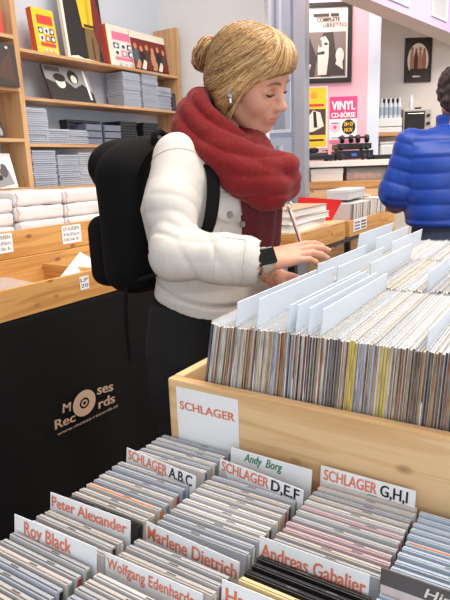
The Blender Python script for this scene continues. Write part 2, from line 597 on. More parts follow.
# ------------------------------------------------------------------ left counter: table, black cloth, two tiers of crates
t = thing('counter_table', 'long table hidden under the black cloth along the left wall', 'table', (-1.9, 1.3, 0))
obj('tabletop', bx(B(), -0.32, 0.305, -1.5, 1.33, 0.885, 0.92), SHELF_Y, t)
for sx in (-0.28, 0.26):
    for sy in (-1.42, 1.28):
        obj('leg', bx(B(), sx - .025, sx + .025, sy - .025, sy + .025, 0, 0.885), BLACK, t)
CLOTH = mat('black_cloth', (20, 19, 20), 0.9, 0.12, 60, bump=0.05, spec=.2)
bm = B()
def cloth_x(y, z):
    dz = max(0, 0.92 - z)
    return -1.587 + 0.012 * dz * math.sin(y * 7 + 1.2 * math.sin(z * 3)) + 0.02 * dz * dz * math.sin(y * 3.1 + 1) + 0.014 * dz * math.sin(y * 17 + z * 2.5)
ny, nz = 160, 40
rows = []
for j in range(nz + 1):
    z = 0.926 - 0.916 * j / nz
    rows.append([bm.verts.new((cloth_x(-0.25 + 2.9 * i / ny, z), -0.25 + 2.9 * i / ny, z)) for i in range(ny + 1)])
top = [bm.verts.new((-2.2, -0.25 + 2.9 * i / ny, 0.926)) for i in range(ny + 1)]
rows.insert(0, top)
for a, b in zip(rows, rows[1:]):
    for i in range(ny):
        bm.faces.new((a[i], a[i + 1], b[i + 1], b[i]))
cloth = obj('display_cloth', bm, CLOTH, smooth=True)
md = cloth.modifiers.new('cloth', 'SOLIDIFY'); md.thickness = 0.003; md.offset = -1
tag(cloth, 'black cloth with a beige printed record-shop logo hanging down the front of the left counter', 'cloth')
LOGO = mat('logo_print_beige', (204, 172, 148), 0.7)
# the printed logo: corners found on the cloth
def lp(px, py):
    q = onx(px, py, -1.575); return q
o0 = lp(57, 437)
ex = lp(117, 403) - o0
M = frame_m(lp(57, 437), Vector((0, 1, 0)), Vector((0, 0, 1)))
rd = ex.normalized(); upv = Vector((0, -rd.z, rd.y)).normalized()
def piece(body, px0, py0, px1, py1, htop, bold=0.02):
    a, b = lp(px0, py0), lp(px1, py1)
    M = frame_m(a, (b - a), (0, 0, 1)); h = (lp(px0, py0 - htop) - a).length
    text(body, (b - a).length, h, M, LOGO, cloth, bold=bold)
piece('M', 62.5, 413, 70.5, 411, 9)
piece('ses', 97, 395, 113, 390.5, 6.8)
piece('Rec', 55, 430, 75.5, 421, 9.5)
piece('rds', 98.5, 409, 115, 402, 9.5)
piece('www.moses-records.at', 57.5, 436, 118, 406.5, 3.2, 0.004)
ctr = lp(84.5, 403); rw = (lp(95.5, 403) - lp(73.5, 403)).length / 2; rh = (lp(84.5, 390.5) - lp(84.5, 416)).length / 2
bm = B(); MC = frame_m(ctr, (0, 1, 0), (0, 0, 1))
for r0, r1 in ((0.42, 1.0), (0.14, 0.27)):
    n = 36
    a = [bm.verts.new(MC @ Vector((rw * r0 * math.cos(2 * PI * i / n), rh * r0 * math.sin(2 * PI * i / n), 0.0003))) for i in range(n)]
    b = [bm.verts.new(MC @ Vector((rw * r1 * math.cos(2 * PI * i / n), rh * r1 * math.sin(2 * PI * i / n), 0.0003))) for i in range(n)]
    for i in range(n):
        bm.faces.new((a[i], a[(i + 1) % n], b[(i + 1) % n], b[i]))
me = bpy.data.meshes.new('printed_disc'); bm.normal_update(); bm.to_mesh(me); bm.free()
finish('printed_disc', me, LOGO, cloth)

def crate(name, label, x0, x1, y0, y1, z0, zf, zb, front='x', th=0.016, floor=0.012, M=None, mats=(ORPINE_Y, ORPINE_X)):
    """open wooden crate; boards as parts. zf: height of the boards, zb: height of the back board"""
    t = thing(name, label, 'crate', ((x0 + x1) / 2, (y0 + y1) / 2, z0))
    cx, cy = (x0 + x1) / 2, (y0 + y1) / 2
    L = lambda a, b, c, d, e, f: bx(B(), a - cx, b - cx, c - cy, d - cy, e - z0, f - z0)
    obj('front_board', L(x1 - th, x1, y0, y1, z0, zf), mats[0], t, bevel=.0015)
    obj('back_board', L(x0, x0 + th, y0, y1, z0, zb), mats[0], t, bevel=.0015)
    obj('end_board', L(x0 + th, x1 - th, y0, y0 + th, z0, zf), mats[1], t, bevel=.0015)
    obj('end_board', L(x0 + th, x1 - th, y1 - th, y1, z0, zf), mats[1], t, bevel=.0015)
    obj('bottom_board', L(x0 + th, x1 - th, y0 + th, y1 - th, z0, z0 + floor), mats[0], t)
    return t
lc = crate('wooden_crate', 'long low pine crate on the black-clothed counter, lower tier, with clear packs inside', -1.925, -1.583, 0.5, 2.62, 0.928, 1.031, 1.068)
for yy in (onx(71, 265, -1.75).y, 2.12):
    obj('divider_board', bx(B(), -0.155, 0.155, yy - 1.56 - .008, yy - 1.56 + .008, 0.012, 0.10), ORPINE_X, lc)
riser = tag(obj('riser_box', bx(B(), -2.20, -1.93, 0.5, 2.62, 0.928, 1.068), ORPINE_Y), 'plain pine riser box hidden behind the lower crate, carrying the upper crate', 'box')
uc = crate('wooden_crate', 'long low pine crate of the upper tier, holding stacks of white packs', -2.215, -1.93, 0.5, 2.62, 1.07, 1.177, 1.177)
def price_tag(px0, py0, px1, py1, x, lines, label, inks):
    a, b = onx(px0, py1, x), onx(px1, py1, x)
    h = onx(px0, py0, x).z - a.z; w = b.y - a.y
    t = thing('price_tag', label, 'price tag', (x, a.y, a.z))
    obj('tag_card', bx(B(), 0, .0012, 0, w, 0, h), PAPER, t)
    M0 = frame_m(Vector((0.0013, 0, 0)), (0, 1, 0), (0, 0, 1))
    n = len(lines); hh = h / (n + .35)
    for i, (s, k) in enumerate(zip(lines, inks)):
        text(s, w * .82, hh * .62, M0 @ Matrix.Translation((w * .08, h - hh * (i + .95), 0)), k, t, bold=.01)
VIOLET = mat('violet_ink', (120, 96, 150), 0.6)
price_tag(63, 226, 82, 244.5, -1.929, ['LP AUSSEN', 'H\u00fcllen', '100 Stk. 8,-'], 'white three-line price tag at the middle of the upper crate, beside the backpack', [INK, VIOLET, INK])
price_tag(-6, 235, 14, 255, -1.929, ['AUSSEN', 'H\u00fcllen', '100 Stk. 8,-'], 'white price tag on the upper crate, cut off by the left edge of the photo', [INK, VIOLET, INK])
price_tag(80.5, 277, 89.5, 290.5, -1.582, ['LP', '20'], 'small white price tag on the lower crate board, below the white card', [INK, INK])
# contents of the lower crate: clear packs and a white card
CLR = clear('clear_film', (226, 214, 210), 0.55, 0.12)
for i, (y, w, tz) in enumerate(((0.72, .30, 0.0), (1.02, .30, .02), (1.275, .20, .03), (1.73, .30, 0.0))):
    r = thing('sleeve_pack', 'clear film pack of record sleeves lying in the lower crate, %s' % ('nearest the left edge', 'second from the left edge', 'beside the divider board', 'half under the white card')[i], 'pack', (-1.755, y, 0.953), group='clear packs in the lower crate', rot=(tz * 1.5, 0.06, 0))
    obj('film', bx(B(), -.15, .15, -w / 2, w / 2, 0, .045), CLR, r, bevel=.006)
    obj('paper_stack', bx(B(), -.145, .145, -w / 2 + .006, w / 2 - .006, .004, .040), mat('pink_grey_paper', (206, 184, 178), .6, .05, 20), r)
bm = B()
q = [onx(57, 281, -1.62), onx(97, 274, -1.62), onx(100, 263, -1.76), onx(80, 252, -1.78)]
vs = [bm.verts.new(v) for v in q]; bm.faces.new(vs)
wc = obj('white_sheet', bm, WHITE)
md = wc.modifiers.new('t', 'SOLIDIFY'); md.thickness = .004
tag(wc, 'white card sheet sticking up out of the lower crate beside the backpack', 'card')
# stacks of white sleeve packs in the upper crate
PK = mat('white_film_pack', (236, 232, 233), 0.35, 0.03, 9, bump=0.25)
PKE = mat('pink_fold_edge', (214, 168, 158), 0.5)
def pack(y0, y1, z0, z1, label, seed):
    r = thing('white_sleeve_pack', label, 'pack', (-2.06, (y0 + y1) / 2, z0), group='white packs in the upper crate')
    f = Field((-.15, -(y1 - y0) / 2 - .02, -.01), (.12, (y1 - y0) / 2 + .02, z1 - z0 + .02), .006)
    f.rbox((-.02, 0, (z1 - z0) / 2), (.118, (y1 - y0) / 2, (z1 - z0) / 2), .013)
    V, Q = f.mesh(); N = normals(V, Q)
    V = V + N * (0.0045 * vnoise(V + seed, 38, seed))[:, None]
    np_obj('film_wrap', [(V, Q, 0)], PK, r)
    b = B(); hw = (y1 - y0) / 2; h = z1 - z0
    pts = [(.1, -hw + .012, .002), (.102, -hw + .004, h * .3), (.102, -hw + .014, h * .55), (.1, -hw + .006, h * .95)]
    tube(b, pts, .0018, 5)
    obj('fold_edge', b, PKE, r)
ys = [1.10, onx(17, 200, -1.94).y, onx(67, 195, -1.94).y, onx(100, 190, -1.94).y + .12]
for s in range(3):
    n = 4
    zt = [1.30, 1.325, 1.318][s]
    for k in range(n):
        z0 = 1.083 + (zt - 1.083) * k / n; z1 = 1.083 + (zt - 1.083) * (k + 1) / n
        pack(ys[s] + .004, ys[s + 1] - .004, z0, z1, 'soft white pack of record sleeves, %s from the bottom of the %s' % (nth(k + 1), ('left-edge stack', 'middle stack', 'stack beside the backpack')[s]), s * 7 + k)

# ------------------------------------------------------------------ wall shelf
XF, XB = -2.25, -2.425
sh = thing('wall_shelf', 'pine shelving unit of thin boards fixed along the cool white left wall', 'shelf', (XB, 1.84, 0))
def sb(name, y0, y1, z0, z1, m=SHELF_Y, x0=XB, x1=XF):
    return obj(name, bx(B(), x0 - XB, x1 - XB, y0 - 1.84, y1 - 1.84, z0, z1), m, sh, bevel=.001)
ZS = [1.327, 1.531, 1.740, 1.948]
for z in ZS: sb('shelf_board', 1.845, 3.03, z - .014, z)
ZL = [onx(3, 188.5, XF).z, onx(3, 138, XF).z, onx(3, 86, XF).z, onx(3, 33, XF).z]
for z in ZL: sb('shelf_board', 0.9, 1.818, z - .016, z)
sb('side_board', 1.818, 1.845, 0, 2.7, SHELF_Z)
sb('side_board', 0.875, 0.9, 0, 2.7, SHELF_Z)
sb('side_board', 3.03, 3.052, 0, 2.228, SHELF_Z)

def cover(name, label, cat, pxl, pxr, pyt, pyb, zs, x, th, items, edge, lean=0.1, group=None, w=None, h=None, rz=0):
    y0 = onx(pxl, (pyt + pyb) / 2, x).y; y1 = onx(pxr, (pyt + pyb) / 2, x).y
    w = w or y1 - y0; h = h or (onx((pxl + pxr) / 2, pyt, x).z - zs)
    r = thing(name, label, cat, (x, (y0 + y1) / 2, zs), group=group, rot=(0, -lean, rz))
    obj('cover_board', bx(B(), -th, 0, -w / 2, w / 2, 0, h), edge, r, bevel=.0008)
    M = frame_m(Vector((.0003, -w / 2, 0)), (0, 1, 0), (0, 0, 1))
    art('cover_print', M, w, h, items, r)
    return r, M, w, h
c_ = lambda n, *rgb: mat('print_' + n, rgb, 0.55)
YEL = c_('yellow', 246, 196, 40); RED = c_('red', 206, 62, 48); NAVY = c_('navy', 60, 58, 104); PINKP = c_('pink', 224, 118, 156)
DRK = c_('dark', 34, 28, 28); SKIN_P = c_('skin', 196, 140, 104); OCH = c_('ochre', 214, 160, 34); OLV = c_('olive', 120, 96, 56); CRM = c_('cream', 232, 224, 208)
GRY = c_('grey', 150, 148, 150); DGR = c_('dark_grey', 84, 80, 80); WHP = c_('white', 240, 240, 240); MAR = c_('maroon', 120, 34, 34); TEAL = c_('teal', 70, 100, 110); BRN = c_('brown', 78, 54, 42)
LGR = c_('light_grey', 200, 200, 204); PKL = c_('pale_pink', 238, 196, 206)
def grid_items(base, head, head2):
    it = [('r', 0, 0, 1, 1, base), ('r', .18, .66, .9, .86, head), ('r', .2, .18, .88, .26, head2), ('r', .1, .92, .9, .97, base)]
    for j, y in enumerate((.46, .29)):
        for i, x in enumerate((.18, .44, .68)):
            m = (NAVY, WHP, NAVY, WHP, head, NAVY)[j * 3 + i]
            it.append(('r', x, y, x + .2, y + .13, m)); it.append(('e', x + .1, y + .06, .06, .045, (WHP, NAVY)[m is WHP]))
    for x in (.3, .5, .7): it.append(('r', x, .06, x + .12, .12, LGR))
    return it
cover('box_set', 'yellow boxed set with an orange-red spine, standing on the top shelf', 'book', 36, 57.5, 8, 52, ZS[3], -2.285, .035, grid_items(YEL, RED, RED), c_('orange_spine', 214, 84, 40), .12)
cover('box_set', 'white and pink boxed set with an orange spine beside the painting on the top shelf', 'book', 110, 136.5, 26, 65, ZS[3], -2.285, .03, grid_items(CRM, PINKP, PINKP), c_('orange_spine', 214, 84, 40), .12)
# painting of a figure (generic)
fig = [('r', 0, 0, 1, 1, DRK), ('r', 0, 0, .06, 1, CRM), ('p', [(.06, 0), (.9, 0), (.7, .05), (.4, .03), (.25, .06), (.06, .04)], CRM),
       ('p', [(.52, .03), (.80, .02), (.84, .30), (.78, .46), (.52, .46), (.5, .28)], OLV), ('p', [(.46, .42), (.80, .42), (.86, .7), (.78, .95), (.42, .95), (.4, .75)], YEL),
       ('p', [(.74, .40), (.92, .02), (1, .05), (.98, .5), (.9, .8), (.78, .95)], MAR), ('p', [(.42, .9), (.22, .72), (.16, .84), (.3, 1), (.5, 1)], SKIN_P),
       ('p', [(.60, .45), (.66, .45), (.70, .95), (.62, .95)], OCH), ('r', .5, .43, .82, .465, BRN), ('p', [(.66, .05), (.70, .05), (.69, .30), (.66, .3)], BRN)]
cover('painting', 'tall painting of a figure in a yellow top on black, leaning on the top shelf', 'painting', 65, 104, -22, 57, ZS[3], -2.285, .02, fig, CRM, .10)
band = [('r', 0, 0, 1, 1, MAR), ('r', 0, .82, 1, 1, CRM), ('r', 0, 0, 1, .08, DRK)] 
for i in range(6):
    x = .1 + i * .155
    band += [('e', x, .38 - .04 * (i % 2), .075, .2, (TEAL, DRK, BRN, SKIN_P, DRK, BRN)[i]), ('e', x, .62 - .05 * (i % 2), .045, .075, SKIN_P), ('p', [(x - .06, .06), (x + .05, .04), (x + .12, .25), (x + .04, .3)], (SKIN_P, CRM, MAR)[i % 3])]
r, M, w, h = cover('record_sleeve', 'group-portrait record sleeve with a cream title strip at the right end of the top shelf', 'record', 134, 168, 33, 67, ZS[3], -2.27, .006, band, CRM, .15)
bwi = [('r', 0, 0, 1, 1, GRY), ('p', [(0, .0), (1, 0), (1, .3), (.8, .55), (.6, .4), (.4, .62), (.2, .5), (0, .6)], DRK), ('e', .62, .72, .12, .2, DRK), ('e', .63, .66, .07, .12, CRM), ('e', .3, .52, .1, .16, CRM), ('e', .3, .66, .13, .12, DRK), ('r', .88, .1, .93, .95, WHP), ('r', .03, .82, .35, .95, DGR)]
cover('record_sleeve', 'black and white photo record sleeve lying back on the second shelf', 'record', 52, 95.5, 74, 103.5, ZS[2], -2.27, .012, bwi, BRN, .35, h=.185)
cover('record_sleeve', 'dark brown record sleeve at the post of the left shelf bay', 'record', -12, 17.5, 42, 84, ZL[2], -2.235, .006, [('r', 0, 0, 1, 1, c_('dark_brown', 56, 46, 42)), ('p', [(.3, .2), (.9, .1), (.8, .8), (.5, .6)], BRN), ('e', .7, .9, .05, .03, CRM)], DRK, .06)
cover('record_sleeve', 'black and white drawing sleeve on the lowest shelf of the left bay', 'record', -10, 16.5, 152, 187, ZL[0], -2.27, .006, [('r', 0, 0, 1, 1, WHP), ('p', [(.2, 0), (.9, .1), (.8, .5), (.5, .7), (.3, .4)], GRY), ('e', .6, .5, .16, .2, DGR), ('p', [(.1, .6), (.5, .55), (.6, .9), (.2, .95)], LGR), ('e', .4, .3, .1, .08, DRK)], LGR, .25)
cover('record_sleeve', 'dark sleeve leaning on the third shelf down of the left bay', 'record', -16, 5, 112, 137, ZL[1], -2.27, .006, [('r', 0, 0, 1, 1, DRK), ('e', .8, .3, .12, .2, GRY)], DRK, .35)
cover('book', 'red book on the top shelf of the left bay, at the edge of the photo', 'book', -14, 2.5, 8, 32, ZL[3], -2.27, .03, [('r', 0, 0, 1, 1, RED), ('r', .2, .5, .8, .7, CRM)], RED, .05)

# clear jewel cases in stacks, black boxes
CASE_CLR = clear('jewel_case_clear', (222, 228, 242), 0.42, 0.2)
CASE_EDGE = mat('jewel_case_edge', (214, 221, 238), 0.25)
def clear_case():
    r = thing('clear_jewel_case', '', 'CD case')
    obj('case_shell', bx(B(), -.062, .062, -.071, .071, .0006, .0098), CASE_CLR, r, bevel=.0012)
    obj('case_tray', bx(B(), -.058, .054, -.066, .066, .003, .0052), CASE_EDGE, r)
    return r
CC = clear_case(); CC_used = False
def stack_cases(pxl, pxr, pyt, zs, where, x=-2.32):
    global CC_used
    y0 = onx(pxl, pyt + 15, x + .06).y; y1 = onx(pxr, pyt + 15, x + .06).y
    n = max(2, int((onx((pxl + pxr) / 2, pyt, x + .06).z - zs) / .0102))
    for k in range(n):
        loc = (x + RNG.uniform(-.004, .004), (y0 + y1) / 2 + RNG.uniform(-.003, .003), zs + .0102 * k + .0005)
        lab = 'clear jewel case, %s from the bottom of %s' % (nth(k + 1), where)
        if not CC_used:
            CC_used = True; CC.location = loc; CC['label'] = lab; CC['group'] = 'empty clear CD cases'
        else:
            copy_tree(CC, loc, None, lab, 'empty clear CD cases')
stack_cases(24, 47, 106, ZS[1], 'the tall third-shelf stack by the post')
stack_cases(48, 68, 128, ZS[1], 'the second third-shelf stack from the post')
stack_cases(69, 88, 129, ZS[1], 'the third third-shelf stack from the post')
stack_cases(32, 57, 150, ZS[0], 'the lowest-shelf stack by the post')
stack_cases(58, 80, 154, ZS[0], 'the middle lowest-shelf stack')
stack_cases(81, 98, 152, ZS[0], 'the lowest-shelf stack by the backpack')
stack_cases(121, 142, 71, ZS[2], 'the left second-shelf stack')
stack_cases(142, 158, 72, ZS[2], 'the right second-shelf stack')
stack_cases(158, 170, 86, ZS[2], 'the low stack on the second shelf')
BLK2 = mat('black_case', (28, 29, 36), 0.3)
BLKE = mat('black_case_paper', (70, 72, 84), 0.3)
def black_box():
    r = thing('black_disc_case', '', 'disc case')
    obj('case_shell', bx(B(), -.07, .07, -.068, .068, .0006, .0138), BLK2, r, bevel=.002)
    obj('label_strip', bx(B(), .0700, .0706, -.060, .060, .0105, .0122), BLKE, r)
    return r
BB = black_box(); first = True
for pxl, pxr, where, n in ((119, 139, 'left', 9), (139, 163, 'right', 9)):
    y = (onx(pxl, 125, -2.26).y + onx(pxr, 125, -2.26).y) / 2
    for k in range(n):
        loc = (-2.335 + RNG.uniform(-.003, .003), y + RNG.uniform(-.003, .003), ZS[1] + .0145 * k + .0004)
        lab = 'flat black disc case, %s from the bottom of the %s stack on the third shelf' % (nth(k + 1), where)
        if first:
            BB.location = loc; BB['label'] = lab; BB['group'] = 'black disc cases'; first = False
        else: copy_tree(BB, loc, None, lab, 'black disc cases')
y = onx(173.5, 97, -2.27).y
r = thing('black_disc_case', 'black disc case standing on end beside the clear cases on the second shelf', 'disc case', (-2.34, y, ZS[2] + .0005))
obj('case_shell', bx(B(), -.07, .07, -.02, .02, 0, .105), BLK2, r, bevel=.002)
obj('label_strip', bx(B(), .0700, .0706, -.012, .012, .01, .095), BLKE, r)
for i, (pxl, pxr) in enumerate(((86, 103), (104, 122))):
    y0 = onx(pxl, 132, -2.26).y; y1 = onx(pxr, 132, -2.26).y
    for k in range(3):
        r = thing('grey_disc_tray', 'grey plastic disc tray, %s from the bottom of the %s of the two tray piles' % (nth(k + 1), ('left', 'right')[i]), 'tray', (-2.325, (y0 + y1) / 2, ZS[1] + .0005 + k * .036), group='grey disc trays')
        b = B(); hw = (y1 - y0) / 2 - .003
        bx(b, -.06, .06, -hw, hw, 0, .006); bx(b, -.06, .06, -hw, -hw + .006, .006, .034); bx(b, -.06, .06, hw - .006, hw, .006, .034); bx(b, -.06, -.054, -hw + .006, hw - .006, .006, .034)
        obj('tray_shell', b, mat('grey_plastic', (92, 98, 112), .3), r, bevel=.001)
        obj('tray_lip', bx(B(), .0605, .064, -hw + .004, hw - .004, 0, .031), mat('grey_plastic_light', (112, 118, 134), .25), r, bevel=.001)
# a black bar-shaped device lies over the trays
y0 = onx(71, 122, -2.27).y; y1 = onx(104, 121, -2.27).y
r = thing('black_bar_device', 'long black bar-shaped device lying across the trays on the third shelf', 'device', (-2.33, (y0 + y1) / 2, ZS[1] + .1095))
obj('bar_body', bx(B(), -.03, .03, -(y1 - y0) / 2, (y1 - y0) / 2, 0, .016), BLACK, r, bevel=.003)
obj('bar_foot', bx(B(), -.028, .028, -(y1 - y0) / 2 + .002, -(y1 - y0) / 2 + .02, -.03, 0), BLACK, r, bevel=.002)
# ------------------------------------------------------------------ front table
t = thing('display_table', 'long table under the record crate and the CD columns', 'table', (0.35, 1.15, 0))
obj('tabletop', bx(B(), -1.0, 1.0, -1.05, 1.15, 0.765, 0.797), SHELF_Y, t)
for sx in (-0.93, 0.93):
    for sy in (-1.0, 1.08):
        obj('leg', bx(B(), sx - .03, sx + .03, sy - .03, sy + .03, 0, 0.765), BLACK, t)
# CD tray: low board frame with black dividers between the columns
ZCD = 0.925                                            # tops of the CD cases
ZB = 0.8005
CDX = [-.626, -.469, -.3135, -.166]
t = thing('cd_tray', 'low black tray with divider strips that holds the four CD columns', 'tray', (-.3, .41, .797))
obj('tray_base', bx(B(), -.34, .46, -.36, .335, 0.0, .003), BLACK, t)
for x in (-.634, -.4725, -.3165, -.169, -.012):
    obj('divider_strip', bx(B(), x + .3 - .002, x + .3 + .002, -.355, .33, .003, .06), BLACK, t)

# record crate
LIP = 1.034
YF0, YF1 = .750, .770
XL, XR = -.615, .042
crt = thing('record_crate', 'big pale pine record crate of three compartments at the front, full of LPs', 'crate', (0, YF0, .797))
def cb(name, x0, x1, y0, y1, z0, z1, m, bevel=.002):
    return obj(name, bx(B(), x0, x1, y0 - YF0, y1 - YF0, z0 - .797, z1 - .797), m, crt, bevel=bevel)
cb('front_board', XL, XR, YF0, YF1, .799, LIP, PINE_X, .004)
cb('side_board', XL, XL + .018, YF1, 1.93, .799, LIP, PINE_Y, .003)
cb('side_board', XR - .018, XR, YF1, 1.93, .799, LIP, PINE_Y, .003)
cb('divider_board', XL + .018, XR - .018, 1.122, 1.136, .826, 1.02, PINE_X)
cb('divider_board', XL + .018, XR - .018, 1.497, 1.511, .826, 1.02, PINE_X)
cb('back_board', XL, XR, 1.93, 1.948, .799, LIP, PINE_X)
cb('bottom_board', XL + .018, XR - .018, YF1, 1.93, .812, .826, PINE_X, 0)

# records: spines to the front
SP = dict(tan=(176, 136, 94), brown=(116, 80, 52), white=(208, 202, 192), grey=(146, 138, 132), beige=(198, 176, 142), dark=(66, 54, 50),
          cream=(222, 206, 176), slate=(96, 96, 106), yellow=(224, 192, 46), red=(140, 62, 52), rust=(158, 98, 60), lilac=(186, 184, 204), mint=(182, 200, 196), coal=(44, 42, 50))
SLV_TOP = mat('sleeve_card_edge', (236, 232, 226), 0.5)
nt = SLV_TOP.node_tree; oi = nt.nodes.new('ShaderNodeObjectInfo'); rp_ = nt.nodes.new('ShaderNodeValToRGB')  # random card tones per sleeve, with the film's glare streaks mixed into the colour
rp_.color_ramp.interpolation = 'CONSTANT'
for i_, (p_, c3) in enumerate(((0, (240, 238, 234)), (.22, (214, 216, 222)), (.36, (236, 222, 192)), (.5, (248, 248, 248)), (.62, (176, 184, 198)), (.74, (222, 200, 164)), (.86, (244, 242, 240)), (.95, (170, 160, 150)))):
    e_ = rp_.color_ramp.elements[i_] if i_ < 2 else rp_.color_ramp.elements.new(p_)
    e_.position = p_; e_.color = srgb(*c3)
nt.links.new(oi.outputs['Random'], rp_.inputs['Fac']); nt.links.new(rp_.outputs['Color'], nt.nodes['Principled BSDF'].inputs['Base Color'])
FILM = clear('outer_film', (244, 246, 250), 0.4, 0.15)
H, D = .315, .315
protos = {}
def rec_proto(color):
    r = thing('record_sleeve', '', 'record')
    b = B()
    bx(b, -.0016, .0016, 0.0, D, 0, H)
    b.faces.ensure_lookup_table()
    for f in b.faces:
        f.normal_update()
        if f.calc_center_median().y < 1e-4: f.material_index = 1
    obj('sleeve', b, [SLV_TOP, spine_mat('spine_' + color, SP[color], .2 if color in ('yellow', 'coal') else .30)], r, bevel=.0006)
    b = B()
    bx(b, -.0021, -.00175, .0015, D + .002, .002, H + .004); bx(b, .00175, .0021, .0015, D + .002, .002, H + .004)
    obj('film_cover', b, FILM, r)
    return r
def lean_at(x):
    return math.radians(np.interp(x, [-.57, -.42, -.15, .6], [11.0, 6.0, 3.0, 1.5]))
ORD_ROWS = ('front', 'middle', 'back')
def record_row(row, yf, x0, x1, seq, jit):
    x = x0; i = 0
    while x < x1:
        col = seq[i % len(seq)] if isinstance(seq, list) else seq(i)
        lab = 'LP with %s spine, %s from the left in the %s compartment of the record crate' % (col, nth(i + 1), ORD_ROWS[row])
        g = 'LPs in the %s compartment' % ORD_ROWS[row]
        loc = (x, yf + .006 + RNG.uniform(0, jit), .8265 + RNG.choice([0, 0, .001, .003]))
        rot = (.028, lean_at(x) + RNG.uniform(-.0015, .0015), RNG.uniform(-.001, .001))
        if col not in protos:
            p = protos[col] = rec_proto(col)
            p.location = loc; p.rotation_euler = rot; p['label'] = lab; p['group'] = g
        else:
            copy_tree(protos[col], loc, rot, lab, g)
        x += (.0046, .0064, .0078)[row] + RNG.uniform(-.0003, .0005); i += 1
FRONT = ('slate coal white tan brown tan white mint brown rust brown tan brown white white tan mint white rust brown tan beige brown grey beige cream tan white cream tan beige lilac lilac tan brown rust '
         'tan grey dark grey brown tan coal white red brown dark brown dark tan rust white slate brown slate dark brown brown beige brown yellow yellow yellow lilac grey lilac brown grey lilac tan white '
         'yellow yellow yellow white tan beige brown rust brown tan dark brown brown tan brown dark brown tan brown brown dark rust tan dark brown dark brown tan dark brown coal brown').split()
rest = ['tan', 'brown', 'white', 'beige', 'grey', 'cream', 'dark', 'rust', 'slate', 'lilac']
record_row(0, .7745, -.590, .002, FRONT, .003)
record_row(1, 1.146, -.585, .002, lambda i: rest[int(RNG.integers(0, len(rest)))], .010)
record_row(2, 1.520, -.585, .002, lambda i: rest[int(RNG.integers(0, len(rest)))], .012)
# white divider cards between the records
DIVW = mat('divider_card_white', (232, 240, 250), 0.35)
def divider(px, py, yf, label, n=0):
    p = ony(px, py, yf)
    h = p.z - .827
    a = lean_at(p.x) * .9
    r = thing('divider_card', label, 'divider card', (p.x - h * math.tan(a), yf, .827), group='blank divider cards', rot=(0, a, 0))
    obj('card', bx(B(), -.0009, .0009, 0, .318, 0, h / math.cos(a)), DIVW, r, bevel=.0004)
for i, (px, py) in enumerate(((237.8, 302), (258.9, 299), (290.5, 305), (298, 305), (310, 308), (323, 309.5), (429, 330))):
    divider(px, py, .776, 'blank white divider card, %s from the left in the front compartment' % nth(i + 1))
for i, (px, py) in enumerate(((318, 264), (338, 267), (371, 263), (429.5, 271))):
    divider(px, py, 1.149, 'blank white divider card, %s from the left in the middle compartment' % nth(i + 1))
for i, (px, py) in enumerate(((359.5, 234), (376.7, 238), (392, 242))):
    divider(px, py, 1.524, 'blank white divider card, %s from the left in the back compartment' % nth(i + 1))

# ------------------------------------------------------------------ CDs
CASES = [mat('cd_case_%s' % n, c, 0.22) for n, c in (('clear', (186, 185, 187)), ('warm', (200, 194, 190)), ('cool', (176, 179, 187)), ('pale', (212, 209, 207)))]
CASE_DARK = mat('cd_case_black', (34, 32, 34), .25)
CASE_CREAM = mat('cd_case_cream', (230, 214, 170), .3)
CASE_BLUE = mat('cd_case_blue', (184, 196, 212), .22)
CASE_PK = mat('cd_case_pinkish', (200, 176, 180), .25)
BOOK = {n: mat('cd_paper_' + n, c, .6) for n, c in dict(white=(226, 224, 222), grey=(128, 126, 128), black=(40, 38, 42), pink=(210, 160, 168), orange=(232, 128, 60), blue=(92, 116, 168), tan=(200, 168, 124), cream=(236, 222, 180), red=(170, 60, 54), green=(112, 140, 110), plum=(120, 74, 96)).items()}
TAB = mat('cd_latch_grey', (96, 94, 94), .4)  # grey dash of the hinge tab notch
cdp = {}
def cd_proto(ci, case, paper, spine):
    r = thing('cd_jewel_case', '', 'CD')
    b = B()
    bx(b, -.071, .071, -.0051, -.0030, 0, .125)          # lid
    bx(b, -.071, .071, -.0004, .0051, .0, .125)          # tray
    bx(b, -.071, -.0698, -.0030, -.0004, 0, .125)
    bx(b, .0698, .071, -.0030, -.0004, 0, .125)
    bx(b, -.0698, .0698, -.0030, -.0004, 0, .002)
    obj('case_shell', b, case, r, bevel=.0005)
    obj('booklet', bx(B(), -.067, .0605, -.0028, -.0006, .003, .1257 if paper == 'orange' else .1225), BOOK[paper], r)
    obj('spine_card', bx(B(), .0711, .0715, -.0002, .0048, .003, .122), BOOK[spine], r)
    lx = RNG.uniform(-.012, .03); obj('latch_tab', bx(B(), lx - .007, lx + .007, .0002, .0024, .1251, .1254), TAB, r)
    return r
def vis(p):
    d = p - O
    x, y, z = d.dot(RT), d.dot(DN), d.dot(FW)
    return 225 + 571 * x / z, 300 + 571 * y / z
COLN = ('leftmost', 'second from left', 'third from left', 'rightmost')
PAPERS = ['white', 'grey', 'white', 'grey', 'white', 'black', 'pink', 'white', 'grey', 'tan', 'blue', 'white', 'black', 'grey', 'white', 'plum']
SPN = ['black', 'white', 'blue', 'grey', 'red', 'black', 'white', 'plum', 'black', 'green', 'tan', 'white']
